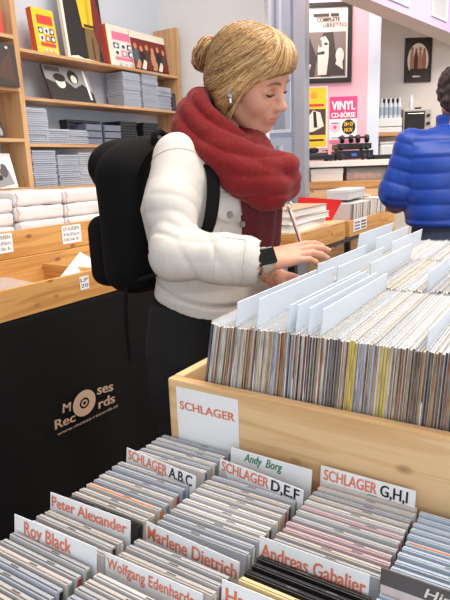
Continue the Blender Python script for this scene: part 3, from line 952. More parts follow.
def cd_column(ci, yback, cards, style=None):
    """cards: y of the cards in this column, far to near"""
    x = CDX[ci] + .0745
    y = yback; i = 0; sec = 0; k = 0
    while True:
        px, py = vis(Vector((x - .02, y, ZCD)))
        px2, py2 = vis(Vector((CDX[ci] + .15, y, ZCD)))
        if (py > 650 and py2 > 600) or y < .16 or px2 < -15: break
        if sec < len(cards) and y - .0125 < cards[sec][0]:
            sec += 1; k = 0
            y = min(y, cards[sec - 1][0] - cards[sec - 1][2])
        st = style(sec, k, i) if style else None
        if st is None:
            st = (int(RNG.integers(0, 4)), PAPERS[int(RNG.integers(0, len(PAPERS)))], SPN[int(RNG.integers(0, len(SPN)))])
        if sec == 0: where = 'from the record crate in the %s CD column' % COLN[ci]
        else: where = 'in front of %s' % cards[sec - 1][1]
        k += 1
        lab = 'CD case, %s %s' % (nth(k), where)
        a = math.radians(11 + RNG.uniform(-1.2, 1.2))
        h = RNG.uniform(-.0012, .0008)
        loc = (x + RNG.uniform(-.0015, .0015), y - .125 * math.sin(a), ZB + .0028 + h)
        rot = (-a, 0, RNG.uniform(-.008, .008))
        g = 'CDs in the %s column' % COLN[ci]
        if st not in cdp:
            case = CASES[st[0]] if isinstance(st[0], int) else dict(dark=CASE_DARK, cream=CASE_CREAM, blue=CASE_BLUE, pink=CASE_PK)[st[0]]
            p = cdp[st] = cd_proto(ci, case, st[1], st[2])
            p.location = loc; p.rotation_euler = rot; p['label'] = lab; p['group'] = g
        else:
            copy_tree(cdp[st], loc, rot, lab, g)
        y -= .0140 + RNG.uniform(-.0007, .0012); i += 1
def card(ci, pl, pr, label, words, height=.155, dx=0.0):
    """divider card with lettering: pl, pr = upper corners in the photo; words: (text, from, to, bottom, top, ink, bold, shear) in fractions of the 42 mm that stand out"""
    xl = CDX[ci] - .001 + dx
    p = onx(pl[0], pl[1], xl)
    # right corner at the same height and about the same y
    xr = onz(pr[0], pr[1], p.z).x
    q = onz(pr[0], pr[1], p.z)
    w = max(.141, min(.156, xr - xl)); rz = max(-.12, min(.06, math.atan2(q.y - p.y, q.x - p.x)))
    a = math.radians(8)
    hh = (p.z - ZB - .003) / math.cos(a)
    r = thing('divider_card', label, 'divider card', (xl, p.y - hh * math.sin(a), ZB + .003), rot=(-a, 0, rz))
    obj('card', bx(B(), 0, w, -.0006, .0006, 0, hh), WHITE, r, bevel=.0003)
    M = frame_m(Vector((0, -.0007, hh - .042)), (1, 0, 0), (0, 0, 1))
    for (s, x0, x1, z0, z1, ink, bold, shear) in words:
        text(s, w * (x1 - x0), .042 * (z1 - z0), M @ Matrix.Translation((w * x0, .042 * z0, 0)), ink, r, bold=bold, shear=shear)
    return p.y
b_ = .026
y_abc = card(0, (126, 447), (199, 478), 'white divider card reading SCHLAGER A,B,C in the leftmost CD column', [('SCHLAGER', .03, .62, .56, .95, ORANGE, b_, 0), ('A,B,C', .645, .965, .49, .95, INK, b_, 0)])
y_pa = card(0, (51, 492), (131, 521), 'white name card in orange letters, second card from the front in the leftmost CD column', [('Peter Alexander', .02, .965, .51, .89, ORANGE, b_, 0)])
y_rb = card(0, (15, 514), (97, 548), 'white name card with a short two-word name, frontmost card of the leftmost CD column', [('Roy Black', .13, .72, .33, .90, ORANGE, b_, 0)])
y_def = card(1, (219, 458), (302, 493), 'white divider card reading SCHLAGER D,E,F in the second CD column', [('SCHLAGER', .03, .62, .57, .95, ORANGE, b_, 0), ('D,E,F', .645, .965, .50, .95, INK, b_, 0)])
y_ab = card(1, (231, 447), (312, 470), 'white divider card handwritten in green marker, behind the D,E,F card', [('Andy  Borg', .18, .66, .50, .93, GREEN, .022, .25)], dx=.004)
y_md = card(1, (146, 521), (239, 562), 'white name card in orange letters in the middle of the second CD column', [('Marlene Dietrich', .02, .985, .45, .88, ORANGE, b_, 0)])
y_we = card(1, (106, 552), (203, 594), 'white name card in orange letters, frontmost card of the second CD column', [('Wolfgang Edenharder', .02, .98, .44, .88, ORANGE, b_ * .8, 0)])
y_ghi = card(2, (321, 465), (416, 491), 'white divider card reading SCHLAGER G,H,I in the third CD column', [('SCHLAGER', .04, .62, .50, .90, ORANGE, b_, 0), ('G,H,I', .65, .93, .43, .90, INK, b_, 0)])
y_ag = card(2, (260, 536), (368, 574), 'white name card in orange letters in the middle of the third CD column', [('Andreas Gabalier', .02, .98, .38, .82, ORANGE, b_, 0)])
y_hh = card(2, (222.5, 579), (330, 622), 'white name card cut off by the bottom edge, frontmost card of the third CD column', [('Hansi', .04, .40, .38, .82, ORANGE, b_, 0)])
def st0(sec, k, i):
    return (1, 'orange', 'orange') if (sec == 1 and k == 5) else (('dark', 'grey', 'black') if (sec == 1 and k == 8) else None)
def st2(sec, k, i):
    if sec == 2 and k < 3: return ('dark', 'black' if k % 2 else 'grey', 'black')
    if sec == 2: return ('cream', 'cream' if k % 2 else 'red', 'tan')
    if sec == 1 and k in (5, 8, 9): return ('pink', 'plum', 'plum')
    return None
def st3(sec, k, i):
    if k == 5: return ('blue', 'orange', 'tan')
    return ('blue', ('white', 'blue', 'white', 'grey', 'blue')[i % 5], 'blue')
cd_column(0, .738, [(y_abc, 'the SCHLAGER A,B,C card', 0.021), (y_pa, 'the long name card of the leftmost column', 0.014), (y_rb, 'the frontmost card of the leftmost column', 0.011)], st0)
cd_column(1, .730, [(y_ab, 'the green handwritten card', 0.03), (y_def, 'the SCHLAGER D,E,F card', 0.026), (y_md, 'the middle name card of the second column', 0.027), (y_we, 'the frontmost card of the second column', 0.024)])
cd_column(2, .735, [(y_ghi, 'the SCHLAGER G,H,I card', 0.009), (y_ag, 'the middle name card of the third column', 0.012), (y_hh, 'the card cut off by the bottom edge', 0.012)], st2)
cd_column(3, .725, [], st3)
# dark digipak standing proud in the rightmost column
p = onx(380, 566, CDX[3] + .001)
r = thing('cd_digipak', 'dark grey card CD sleeve with pale script, standing taller in the rightmost column', 'CD', (CDX[3] + .003, p.y - .02, ZB + .004), rot=(-.12, 0, 0))
hp = p.z - ZB - .004 + .002
obj('sleeve', bx(B(), 0, .143, -.0012, .0012, 0, hp), mat('digipak_grey', (88, 82, 82), .35), r, bevel=.0008)
M = frame_m(Vector((.048, -.0013, hp - .0165)), (1, 0, 0), (0, 0, 1))
text('Himmlisch', .086, .011, M, CRM, r, bold=.012, shear=.2)
obj('picture_strip', bx(B(), .001, .142, -.0016, -.0013, .01, hp - .0195), mat('digipak_pale', (212, 196, 194), .4, .2, 30), r)
# paper sign on the crate front
a, b = ony(176, 386, YF0 - .001), ony(238, 400, YF0 - .001)
w = b.x - a.x; zt = (a.z + b.z) / 2; zb_ = ony(174, 428, YF0 - .001).z - .03
r = thing('paper_sign', 'white paper sign reading SCHLAGER fixed to the left end of the record crate', 'sign', (a.x, YF0 - .0008, zb_))
obj('sheet', bx(B(), 0, w, -.0008, 0, 0, zt - zb_), PAPER, r)
text('SCHLAGER', w * .90, .0155, frame_m(Vector((w * .05, -.0009, zt - zb_ - .041)), (1, 0, 0), (0, 0, 1)), ORANGE, r, bold=b_)
# ------------------------------------------------------------------ people
SKIN = mat('skin', (216, 158, 132), 0.5, .04, 18)
LIPS = mat('lips', (206, 122, 108), 0.4)
HAIR = mat('hair_blonde', (158, 116, 72), 0.45, .12, 200)
HAIR2 = mat('hair_honey', (190, 147, 94), 0.4, .15, 50)
HAIR4 = mat('hair_pale', (224, 188, 134), .38, .1, 50)
HAIR3 = mat('hair_brown', (124, 86, 52), 0.45, .15, 50)
DENIM_W = mat('white_denim', (216, 209, 202), 0.75, .03, 90, bump=.08)
SEAM = mat('denim_seam', (206, 198, 190), .8)
SCARF = mat('red_wool', (126, 34, 36), 0.95, .22, 260, bump=.5, sheen=.1, spec=.15)
SCARF_D = mat('wine_knit', (92, 28, 34), 0.9, .12, 120, bump=.15)
BLK_F = mat('black_fabric', (15, 14, 15), 0.9, .2, 90, bump=.12, spec=.2)
BLK_T = mat('black_trousers', (20, 19, 22), 0.8, .15, 60)
LASH = mat('lash_dark', (52, 34, 28), .6)
BROW = mat('brow_brown', (138, 92, 58), .7)
EYEW = mat('eye_white', (226, 216, 210), .3)
IRIS = mat('iris_grey', (74, 84, 92), .2)
METAL = mat('silver_metal', (206, 204, 200), .25, metal=.9)

def V3(v): return np.array([v[0], v[1], v[2]], float)
def hand(F, W, d, n, side, scale=1.0, curl=(18, 28, 22), spread=.0, thumb=(.62, .62, -.45)):
    """W wrist, d towards the knuckles, n out of the back of the hand, side +1 when the thumb is at n x d"""
    d = V3(d); d /= np.linalg.norm(d); n = V3(n); n -= d * (n @ d); n /= np.linalg.norm(n)
    s = np.cross(n, d) * side
    W = V3(W); q = scale
    Rm = np.stack([d, s, n], 1)
    F.ell(W + d * .048 * q, np.array([.052, .036, .0155]) * q, Rm, k=.012)
    F.cone(W - d * .02 * q, W + d * .03 * q, .024 * q, .025 * q, k=.015, flat=(n, .74))
    out = []
    for off, L, kz, ex in ((.027, (.042, .025, .020), .088, 0), (.0092, (.046, .029, .021), .092, 2), (-.0088, (.043, .027, .021), .088, 6), (-.0262, (.034, .020, .018), .080, 12)):
        kn = W + d * kz * q + s * off * q + n * .002 * q
        F.cone(W + d * .02 * q + s * off * .55 * q, kn, .012 * q, .0102 * q, k=.010)
        p = kn; a = 0; rr = [.0092, .0084, .0076, .0064]
        if ex == 12: rr = [.0078, .0072, .0066, .0056]
        pts = [kn]
        for j in range(3):
            a += math.radians(curl[j] + ex * (j < 2))
            dirv = d * math.cos(a) - n * math.sin(a) + s * off * spread * 10
            dirv /= np.linalg.norm(dirv)
            p2 = p + dirv * L[j] * q
            F.cone(p, p2, rr[j] * q, rr[j + 1] * q, k=.0025)
            p = p2; pts.append(p2)
        out.append((pts, n))
    b0 = W + d * .022 * q + s * .022 * q - n * .004 * q
    t = d * thumb[0] + s * thumb[1] + n * thumb[2]; t /= np.linalg.norm(t)
    b1 = b0 + t * .040 * q
    t2 = t + d * .45; t2 /= np.linalg.norm(t2)
    b2 = b1 + t2 * .030 * q; b3 = b2 + (t2 * .8 + d * .3) * .024 * q
    F.cone(b0, b1, .0145 * q, .0115 * q, k=.012); F.cone(b1, b2, .0105 * q, .0092 * q, k=.004); F.cone(b2, b3, .0092 * q, .0072 * q, k=.003)
    return out

def head_parts(vox, female=True):
    """head in its own frame: x forward, y to the person's left, z up, origin between the eyes' level and the ears"""
    F = Field((-.13, -.1, -.19), (.145, .1, .135), vox)
    F.ell((-.018, 0, .032), (.094, .074, .084), k=.02)
    F.ell((.030, 0, -.005), (.060, .063, .085), k=.03)
    F.ell((.036, 0, -.070), (.046, .045, .042), k=.025)
    F.ell((.062, 0, -.098), (.021, .022, .017), k=.018)
    for s in (-1, 1):
        F.ell((.052, s * .036, -.034), (.030, .024, .028), k=.02)
        F.cone((.0, s * .058, -.055), (.050, s * .026, -.096), .016, .014, k=.025)
        F.ell((-.012, s * .075, -.012), (.018, .009, .030), k=.006)
        F.ell((.082, s * .032, -.002), (.019, .020, .013), k=.012, sub=True)       # eye socket
        F.ell((.0695, s * .032, -.003), (.0150, .0170, .0130), k=.004)               # lid over the eyeball
    F.ell((.062, 0, .030), (.028, .050, .026), k=.018)
    F.cone((.080, 0, .010), (.103, 0, -.031), .0075, .0095, k=.014)
    F.ell((.106, 0, -.035), (.0105, .0105, .0095), k=.008)
    for s in (-1, 1): F.ell((.094, s * .0105, -.039), (.012, .0070, .0075), k=.010)
    F.ell((.080, 0, -.062), (.014, .026, .022), k=.014)
    for s in (-1, 1):
        F.cone((.0880, s * .003, -.0648), (.0830, s * .0180, -.0664), .0056, .0022, k=.006)
        F.cone((.0865, 0, -.0760), (.0825, s * .0150, -.0698), .0062, .0022, k=.006)
        F.cone((.0965, 0, -.0706), (.0885, s * .0195, -.0674), .0016, .0012, k=.002, sub=True)
    F.cone((-.030, 0, -.06), (-.045, 0, -.18), .050, .052, k=.03)                 # neck
    V, Q = F.mesh()
    V = relax(V, Q, 2, .4)
    ctr = V[Q].mean(1)
    lip = (np.abs(ctr[:, 1]) < .0205) & (ctr[:, 0] > .080)
    lip &= ((ctr[:, 1] / .0200) ** 2 + ((ctr[:, 2] + .0706 - .0034 * (ctr[:, 1] / .02) ** 2) / .0098) ** 2) < 1
    return V, Q, np.where(lip, 1, 0)

def mat3(e):                                  # numpy 3x3 from a mathutils matrix
    return np.array([[e[i][j] for j in range(3)] for i in range(3)])

# ---- the woman
WB = Vector((-.865, 1.235, 0)); PHI = math.radians(-6)
RW = Matrix.Rotation(-PHI, 3, 'Z')
def wl(p):                                     # room point -> her own frame
    return V3(RW @ (Vector(p) - WB))
woman = thing('person', 'woman in a white denim jacket and red scarf bending over the records', 'person', WB, PHI)
HP = wl((-.729, 1.271, 1.601))
HM = mat3(Matrix.Rotation(math.radians(5), 3, 'Z') @ Matrix.Rotation(math.radians(23), 3, 'Y') @ Matrix.Rotation(math.radians(13), 3, 'X'))
HS = .99
def hw(p): return np.asarray(p) * HS @ HM.T + HP
SHR = wl(at(174, 158, 1.335)); ELR = wl(at(176, 255, 1.24)); WRR = wl(at(257, 262, 1.24))
SHL = np.array([.025, .165, 1.40]); ELL = np.array([-.01, .235, 1.15]); WRL = wl(at(276, 278, 1.36))
# body: head, trunk, arms, legs, both hands as one mesh
hV, hQ, hM = head_parts(.0022)
F = Field((-.25, -.42, -.02), (.42, .42, 1.52), .008)
F.stack([(.80, 0, 0, .10, .165), (.92, 0, 0, .115, .17), (1.05, .005, 0, .095, .135), (1.25, .015, 0, .105, .155), (1.38, .04, 0, .07, .13), (1.44, .07, 0, .045, .06)], k=.02)
F.cone((.07, 0, 1.40), HP + HM @ np.array([-.04, 0, -.10]), .05, .048, k=.03)
F.path([SHR + (0, .02, -.01), ELR, WRR], [.040, .036, .027], k=.01); F.path([SHL, ELL, WRL], [.042, .036, .027], k=.01)
for s in (-1, 1):
    F.path([(0, s * .085, .86), (.01, s * .09, .47), (-.02, s * .095, .07)], [.085, .055, .036], k=.02)
    F.path([(-.04, s * .095, .035), (.13, s * .11, .028)], [.035, .026], k=.02)
bV, bQ = F.mesh()
kn_t = wl(at(292, 255, 1.265)); dR = kn_t - WRR
F = Field(WRR - .06, WRR + .22, .0022)
nR = V3((.05, -.62, .78))
fR = hand(F, WRR + dR / np.linalg.norm(dR) * .010, dR, nR, 1, .93, curl=(-4, 14, 14), spread=.012)
rV, rQ = F.mesh()
dL = wl(at(300, 282, 1.33)) - WRL
F = Field(WRL - .16, WRL + .2, .0026)
fL = hand(F, WRL, dL, (-.2, .25, .95), -1, .95, curl=(34, 40, 30))
lV, lQ = F.mesh()
np_obj('body', [(hw(hV), hQ, hM), (bV, bQ, 0), (rV, rQ, 0), (lV, lQ, 0)], [SKIN, LIPS], woman)
# nails of the right hand
b = B()
for pts, n in fR:
    p = pts[3]; d = pts[3] - pts[2]; d /= np.linalg.norm(d); up = n - d * (n @ d); up /= np.linalg.norm(up); s = np.cross(up, d)
    c = p + up * .0052 + d * .001
    vs = [b.verts.new(Vector(c + d * x + s * y + up * (-.0012 if abs(y) > .003 else 0))) for x, y in ((-.006, -.0036), (-.006, 0), (-.006, .0036), (.005, .0034), (.006, 0), (.005, -.0034))]
    b.faces.new(vs)
obj('fingernail', b, mat('nail', (232, 182, 168), .25), woman)
# face details
def face_strip(name, pts, wid, m, push=.0012):
    b = B(); P = [V3(p) for p in pts]; rows = []
    for i, p in enumerate(P):
        h = wid[i] if isinstance(wid, (list, tuple)) else wid
        rows.append([b.verts.new(Vector(hw(p + np.array([push, 0, -h])))), b.verts.new(Vector(hw(p + np.array([push, 0, h]))))])
    for a, c in zip(rows, rows[1:]): b.faces.new((a[0], c[0], c[1], a[1]))
    return obj(name, b, m, woman, smooth=True)
def on_face(y, z, push=.0015):
    """x of the face surface at this y, z"""
    m = (np.abs(hV[:, 1] - y) < .004) & (np.abs(hV[:, 2] - z) < .004)
    return (hV[m, 0].max() if m.any() else .08) + push
for s in (-1, 1):
    eb = [(y, z) for y, z in ((.011, .0165), (.020, .0205), (.031, .0215), (.041, .0190), (.048, .0135))]
    face_strip('eyebrow', [(on_face(s * y, z), s * y, z) for y, z in eb], [.0022, .0030, .0026, .0020, .0009], BROW)
    el = [(.0185, -.0070), (.025, -.0095), (.032, -.0105), (.040, -.0092), (.0475, -.0050)]
    face_strip('eyelashes', [(on_face(s * y, z, .001), s * y, z) for y, z in el], [.0010, .0022, .0028, .0026, .0014], LASH, .0018)
    fl = [(.0215, .0015), (.027, .0045), (.033, .005), (.040, .003), (.0445, -.0005)]
    face_strip('eyelid_crease', [(on_face(s * y, z, .0003), s * y, z) for y, z in fl], [.0004, .0007, .0008, .0007, .0004], mat('lid_shade_brown', (168, 112, 92), .5), .001)
# hair: cap, bun, strands
F = Field((-.17, -.115, -.13), (.14, .115, .15), .0032)
F.ell((-.014, 0, .036), (.102, .085, .087), k=.01)
F.ell((.043, 0, .058), (.060, .066, .052), k=.03)
F.ell((.000, -.070, -.020), (.046, .024, .062), k=.03); F.ell((-.01, .070, -.02), (.045, .022, .06), k=.03)
F.ell((-.055, 0, -.02), (.06, .07, .06), k=.03)
def hairline(X, Y, Z):
    zc = np.interp(X, [-.12, -.04, -.01, .015, .04, .065, .10], [-.085, -.100, -.085, -.045, -.004, .026, .036])
    return zc - Z
F.cut(hairline)
F.ell((.085, 0, -.02), (.052, .066, .062), k=.01, sub=True)
cV, cQ = F.mesh(); cN = normals(cV, cQ)
cV = cV + cN * (.0012 * vnoise(cV, 60, 3))[:, None]
BUN = np.array([-.126, -.012, .022])
F = Field((-.20, -.07, -.06), (-.06, .06, .10), .003)
F.ell(BUN, (.034, .033, .044), k=.004)
F.cone((-.09, 0, .012), (-.115, -.008, .02), .03, .026, k=.02)
uV, uQ = F.mesh(); uN = normals(uV, uQ)
uV = uV + uN * (.0022 * np.sin(np.arctan2(uV[:, 2] - BUN[2], uV[:, 1] - BUN[1]) * 9 + (uV[:, 0] - BUN[0]) * 160))[:, None]
np_obj('hair', [(hw(cV), cQ, 0), (hw(uV), uQ, 0)], [HAIR], woman)
b = B()
cc = np.array([-.012, 0, .038]); cr = np.array([.103, .0875, .093])
cdir = (cV - cc); crad = np.linalg.norm(cdir, axis=1); cdir = cdir / crad[:, None]
def on_cap(p, push=0.0):
    q = np.asarray(p) - cc; L = np.linalg.norm(q); q = q / L
    k = cdir @ q; i = int(k.argmax())
    return cc + q * (crad[i] * (1 + push) if k[i] > .992 else max(L, .09))
def strand(st, mid, en, n, r, push, cols, free=0):
    P = []
    for k in range(n):
        t = k / (n - 1)
        p = (1 - t) ** 2 * st + 2 * t * (1 - t) * mid + t * t * en
        P.append(Vector(hw(p if k >= n - free else on_cap(p, push + .02 * math.sin(t * PI)))))
    tube(b, P, [r * (.35 + .8 * math.sin(PI * (k + .7) / (n + .6))) for k in range(n)], 4, int(RNG.choice([0, 1, 2, 3], p=cols)))
U, G = RNG.uniform, RNG.normal
COLS = [.26, .34, .20, .20]; LITE = [.15, .40, .08, .37]
for i in range(900):                               # from the parting over the right side, back to the bun and nape
    t = U(0, 1)
    st = np.array([.075 - .13 * t + G(0, .004), .022 + G(0, .006), .13])
    en = np.array([-.098 + G(0, .006), -.020 + G(0, .014), .022 + G(0, .018) - .05 * (1 - t)])
    mid = np.array([.070 - .15 * t + G(0, .01), -.115, .105 - .06 * (1 - t) + G(0, .012)])
    strand(st, mid, en, 12, U(.0006, .0013), U(0, .03), COLS)
for i in range(620):                               # lower side hair: from the fringe over the temple and ear to the nape
    st = np.array([.085 + G(0, .006), .005 - .05 * U(0, 1), .085 + G(0, .012)])
    mid = np.array([.035 + G(0, .012), -.105, .015 + G(0, .020)])
    en = np.array([-.062 + G(0, .022), -.060 + G(0, .012), -.088 + G(0, .012)])
    strand(st, mid, en, 12, U(.0006, .0013), U(0, .03), LITE)
for i in range(200):                               # left side
    t = U(0, 1)
    strand(np.array([.075 - .13 * t, .026, .13]), np.array([.06 - .13 * t, .115, .08 + G(0, .02)]), np.array([-.07 + G(0, .02), .05 + G(0, .015), .02 + G(0, .04)]), 10, U(.0006, .0013), U(0, .02), COLS)
for i in range(420):                               # fringe swept forward over the forehead
    y1 = U(-.068, .055)
    st = np.array([.03 + G(0, .02), .022, .13])
    en = np.array([.105 - 6.0 * y1 * y1, y1 - .010, .036 + G(0, .005) + .4 * max(0, y1)])
    mid = np.array([.100, y1 * .5 + G(0, .006), .115])
    strand(st, mid, en, 12, U(.0006, .0013), U(0, .03), LITE)
for i in range(46):                                # loose lock hanging in front of the ear
    st = np.array([.060 + G(0, .01), -.045, .075]); mid = np.array([.042 + G(0, .008), -.090, .02]); en = np.array([.004 + G(0, .012), -.082 + G(0, .004), -.088 + G(0, .014)])
    strand(st, mid, en, 11, U(.0009, .0015), U(.01, .03), LITE, free=4)
for i in range(110):                               # strands wound round the bun
    c0 = BUN; a0 = RNG.uniform(0, 6.28); tl = RNG.normal(0, .5); P = []
    for k in range(9):
        a = a0 + k * .28
        v = np.array([.030 * math.sin(tl + .4 * math.sin(a)), .0345 * math.cos(a), .0425 * math.sin(a)])
        v[1:] *= math.cos(tl * .5); P.append(Vector(hw(c0 + v * RNG.uniform(1.0, 1.06) + RNG.normal(0, .0006, 3))))
    tube(b, P, [.0012 * (.5 + math.sin(PI * (k + .5) / 9)) for k in range(9)], 4, int(RNG.choice([0, 1, 2, 3], p=[.35, .2, .35, .1])))
obj('hair_strands', b, [HAIR, HAIR2, HAIR3, HAIR4], woman, smooth=True)

b = B()
Pw = hw(cV) @ np.array(Matrix.Rotation(PHI, 3, 'Z')).T + np.array(WB) - np.array(O)
Pz = Pw @ np.array(FW); Px = 225 + 571 * (Pw @ np.array(RT)) / Pz; Py = 300 + 571 * (Pw @ np.array(DN)) / Pz
near = (np.abs(Px - 230) < 5) & (np.abs(Py - 97) < 5)
e = Vector(wl(at(230, 96, Pz[near].min() - .004)))
lathe(b, [(.003, -.003), (.007, 0), (.007, .003), (.002, .005)], c=(0, 0, 0), n=12, axis=Matrix.Rotation(PI / 2, 3, 'X'))
for v in b.verts: v.co = v.co + e
cyl(b, e + Vector((0, 0, -.006)), e + Vector((.001, 0, -.016)), .0045, .003, 10)
obj('earring', b, METAL, woman)
# jacket
JR = [(1.00, .03, 0, .128, .163), (1.068, .03, 0, .130, .165), (1.075, .03, 0, .131, .166), (1.105, .03, 0, .124, .160), (1.20, .03, 0, .132, .170), (1.30, .02, 0, .136, .182), (1.375, .035, 0, .112, .178), (1.42, .05, 0, .085, .130), (1.445, .055, 0, .06, .08)]
F = Field((-.30, -.48, .98), (.42, .46, 1.50), .0038)
F.stack(JR, k=.02)
F.path([SHR + (0, .012, 0), SHR * .5 + ELR * .5 + (-.006, -.006, 0), ELR, ELR * .45 + WRR * .55, WRR - (WRR - ELR) * .14], [.059, .056, .053, .053, .050], k=.03)
F.path([SHL, ELL, WRL - (WRL - ELL) * .25], [.064, .056, .050], k=.035)
cw = (WRR - ELR) / np.linalg.norm(WRR - ELR)
F.cone(WRR - cw * .088, WRR - cw * .026, .054, .056, k=.004)                 # turned-back cuff
F.cone(WRR - cw * .04, WRR + cw * .05, .044, .046, k=0.002, sub=True)          # hollow cuff
F.cut(lambda X, Y, Z: np.minimum(np.minimum(Y + .040 - .25 * (Z - 1.2), X - .06), np.minimum(np.minimum(1.43 - Z, .14 - Y), Z - 1.13)))
F.cut(lambda X, Y, Z: (1.068 - .28 * X - Z) / 1.04)
jV, jQ = F.mesh(); jN = normals(jV, jQ)
def seg_t(P, a, b):
    ab = b - a; t = ((P - a) @ ab) / (ab @ ab); return t, np.linalg.norm(P - a - np.clip(t, 0, 1)[:, None] * ab, axis=1)
t1, d1 = seg_t(jV, SHR, ELR); t2, d2 = seg_t(jV, ELR, WRR)
arm = np.exp(-(np.minimum(d1, d2) / .075) ** 4)
ax = (ELR - SHR) / np.linalg.norm(ELR - SHR)
ph = t1 * 44 + (jV @ np.cross(ax, [0, 0, 1.])) * 30 + 2.2 * vnoise(jV, 26, 3)
w1 = np.clip((t1 - .15) * 1.6, 0, 1) * np.clip((1.25 - t1) * 4, 0, 1)
ph2 = t2 * 34 + jV[:, 2] * 26 + 2 * vnoise(jV, 30, 5)
w2 = np.clip((t2 + .1) * 3, 0, 1) * np.clip((.80 - t2) * 4, 0, 1)
crs = lambda a: 1 - 2 * np.abs(np.sin(a * .5)) ** .6
rel = jV - (SHR + np.clip(t1, 0, 1)[:, None] * (ELR - SHR)); e1_ = np.cross(ax, [0, 0, 1.]); e1_ /= np.linalg.norm(e1_); e2_ = np.cross(ax, e1_)
ang = np.arctan2(rel @ e2_, rel @ e1_)
msk = np.clip(.35 + 1.1 * vnoise(jV, 16, 21), 0, 1); msk2 = np.clip(.4 + 1.1 * vnoise(jV, 19, 27), 0, 1)
ph = t1 * 30 + ang * 2 + 1.8 * vnoise(jV, 22, 3); ph3 = t1 * 22 - ang * 1 + 2.0 * vnoise(jV, 18, 31)
elb = np.exp(-((np.linalg.norm(jV - (ELR + .035 * (WRR - ELR) / np.linalg.norm(WRR - ELR) + np.array([.02, 0, .03])), axis=1)) / .055) ** 2)
def creases(a, b, fa, fb, tilt, wd, sd):
    """narrow grooves, long along b: a, b in metres on the sleeve"""
    n_ = vnoise(np.stack([(a + tilt * b) * fa, (b - tilt * a) * fb, 0 * a], 1), 1.0, sd)
    return np.exp(-(n_ / wd) ** 2)
L1 = np.linalg.norm(ELR - SHR); L2 = np.linalg.norm(WRR - ELR)
rel2 = jV - (ELR + np.clip(t2, 0, 1)[:, None] * (WRR - ELR)); g1 = np.cross(cw, [0, 0, 1.]); g1 /= np.linalg.norm(g1); g2 = np.cross(cw, g1)
ang2 = np.arctan2(rel2 @ g2, rel2 @ g1)
up_ = (d1 < d2).astype(float)
c1_ = creases(t1 * L1, ang * .062, 62, 20, .55, .20, 41) * w1; c2_ = creases(t2 * L2, ang2 * .055, 66, 22, -.35, .20, 43) * w2
disp = arm * (-.0060 * c1_ * up_ - .0050 * c2_ * (1 - up_) - .0035 * elb * crs(t1 * 40 + ang * 1.0) + .0030 * vnoise(jV, 24, 12))
cuff = np.exp(-((t2 - .86) / .10) ** 4) * (d2 < .085)
disp += cuff * .0016 * np.sin(t2 * 190)
tor = 1 - arm
disp += tor * (.0035 * vnoise(jV, 24, 9) + .0025 * np.sin(jV[:, 2] * 70 + 3 * vnoise(jV, 14, 2)) * np.clip((1.2 - jV[:, 2]) * 8, 0, 1))
disp -= tor * .006 * np.exp(-((jV[:, 2] + .28 * jV[:, 0] - 1.104) / .006) ** 2)                # waistband seam
jV = relax(jV + jN * disp[:, None], jQ, 1, .3)
np_obj('jacket', [(jV, jQ, 0)], [DENIM_W], woman)
def snap(pts, r=.0011, push=.0006, name='seam'):
    b = B(); P = []
    for p in pts:
        i = int(((jV - p) ** 2).sum(1).argmin()); P.append(Vector(jV[i] + jN[i] * push))
    tube(b, P, r, 5); obj(name, b, SEAM, woman, smooth=True)
snap([SHR + ax * .012 + .066 * (math.cos(a) * e1_ + math.sin(a) * e2_) for a in np.linspace(0, 2 * PI, 40)], .0008)
for tt_ in (.026, .086):
    snap([WRR - cw * (tt_ + .004) + .057 * (math.cos(a) * g1 + math.sin(a) * g2) for a in np.linspace(0, 2 * PI, 40)], .0008)
for a in (1.2, 3.4, 5.2):
    snap([WRR - cw * (.03 + .0065 * k) + .057 * (math.cos(a) * g1 + math.sin(a) * g2) for k in range(9)], .0007)
snap([ELR * (1 - t) + (WRR - cw * .09) * t + .06 * (math.cos(4.4) * g1 + math.sin(4.4) * g2) for t in np.linspace(0, 1, 16)], .0007)
def jfront(l, z, push=.004):
    r = np.array(JR); I = [np.interp(z, r[:, 0], r[:, i]) for i in range(1, 5)]
    return I[0] + I[2] * max(0, 1 - (abs(l) / I[3]) ** 2.3) ** (1 / 2.3) + push
# pocket flap with a button, placket, chest seam
b = B(); n = 9
g = [[None] * 4 for _ in range(n)]
for i in range(n):
    l = -.118 + .080 * i / (n - 1); low = 1.285 - .016 * (1 - abs(i - 4) / 4)
    for j in range(4):
        z = 1.335 + (low - 1.335) * j / 3
        g[i][j] = b.verts.new((jfront(l, z, .007), l, z))
for i in range(n - 1):
    for j in range(3): b.faces.new((g[i][j], g[i + 1][j], g[i + 1][j + 1], g[i][j + 1]))
pk = obj('pocket_flap', b, DENIM_W, woman, smooth=True)
md = pk.modifiers.new('t', 'SOLIDIFY'); md.thickness = .004
def seam(pts, r=.0011):
    b = B(); tube(b, [Vector((jfront(l, z, .0075), l, z)) for l, z in pts], r, 5); obj('seam', b, SEAM, woman)
seam([(-.118 + .010 * i, 1.285 - .016 * (1 - abs(i - 4) / 4)) for i in range(9)])
seam([(-.118 + .010 * i, 1.336) for i in range(9)])
seam([(-.118 + .018 * i, 1.356 - .001 * i) for i in range(5)])
seam([(-.100, 1.26 - .03 * i) for i in range(5)]); 
def button(l, z):
    b = B(); c = Vector((jfront(l, z, .010), l, z)); nrm = Vector((1, -.6 * (l < -.06), 0)).normalized()
    cyl(b, c - nrm * .002, c + nrm * .003, .0085, .007, 14); cyl(b, c + nrm * .003, c + nrm * .0038, .004, .004, 10)
    return obj('button', b, mat('button_metal', (150, 140, 134), .35, metal=.6), woman)
button(-.078, 1.287); button(-.042, 1.262); button(-.042, 1.16)
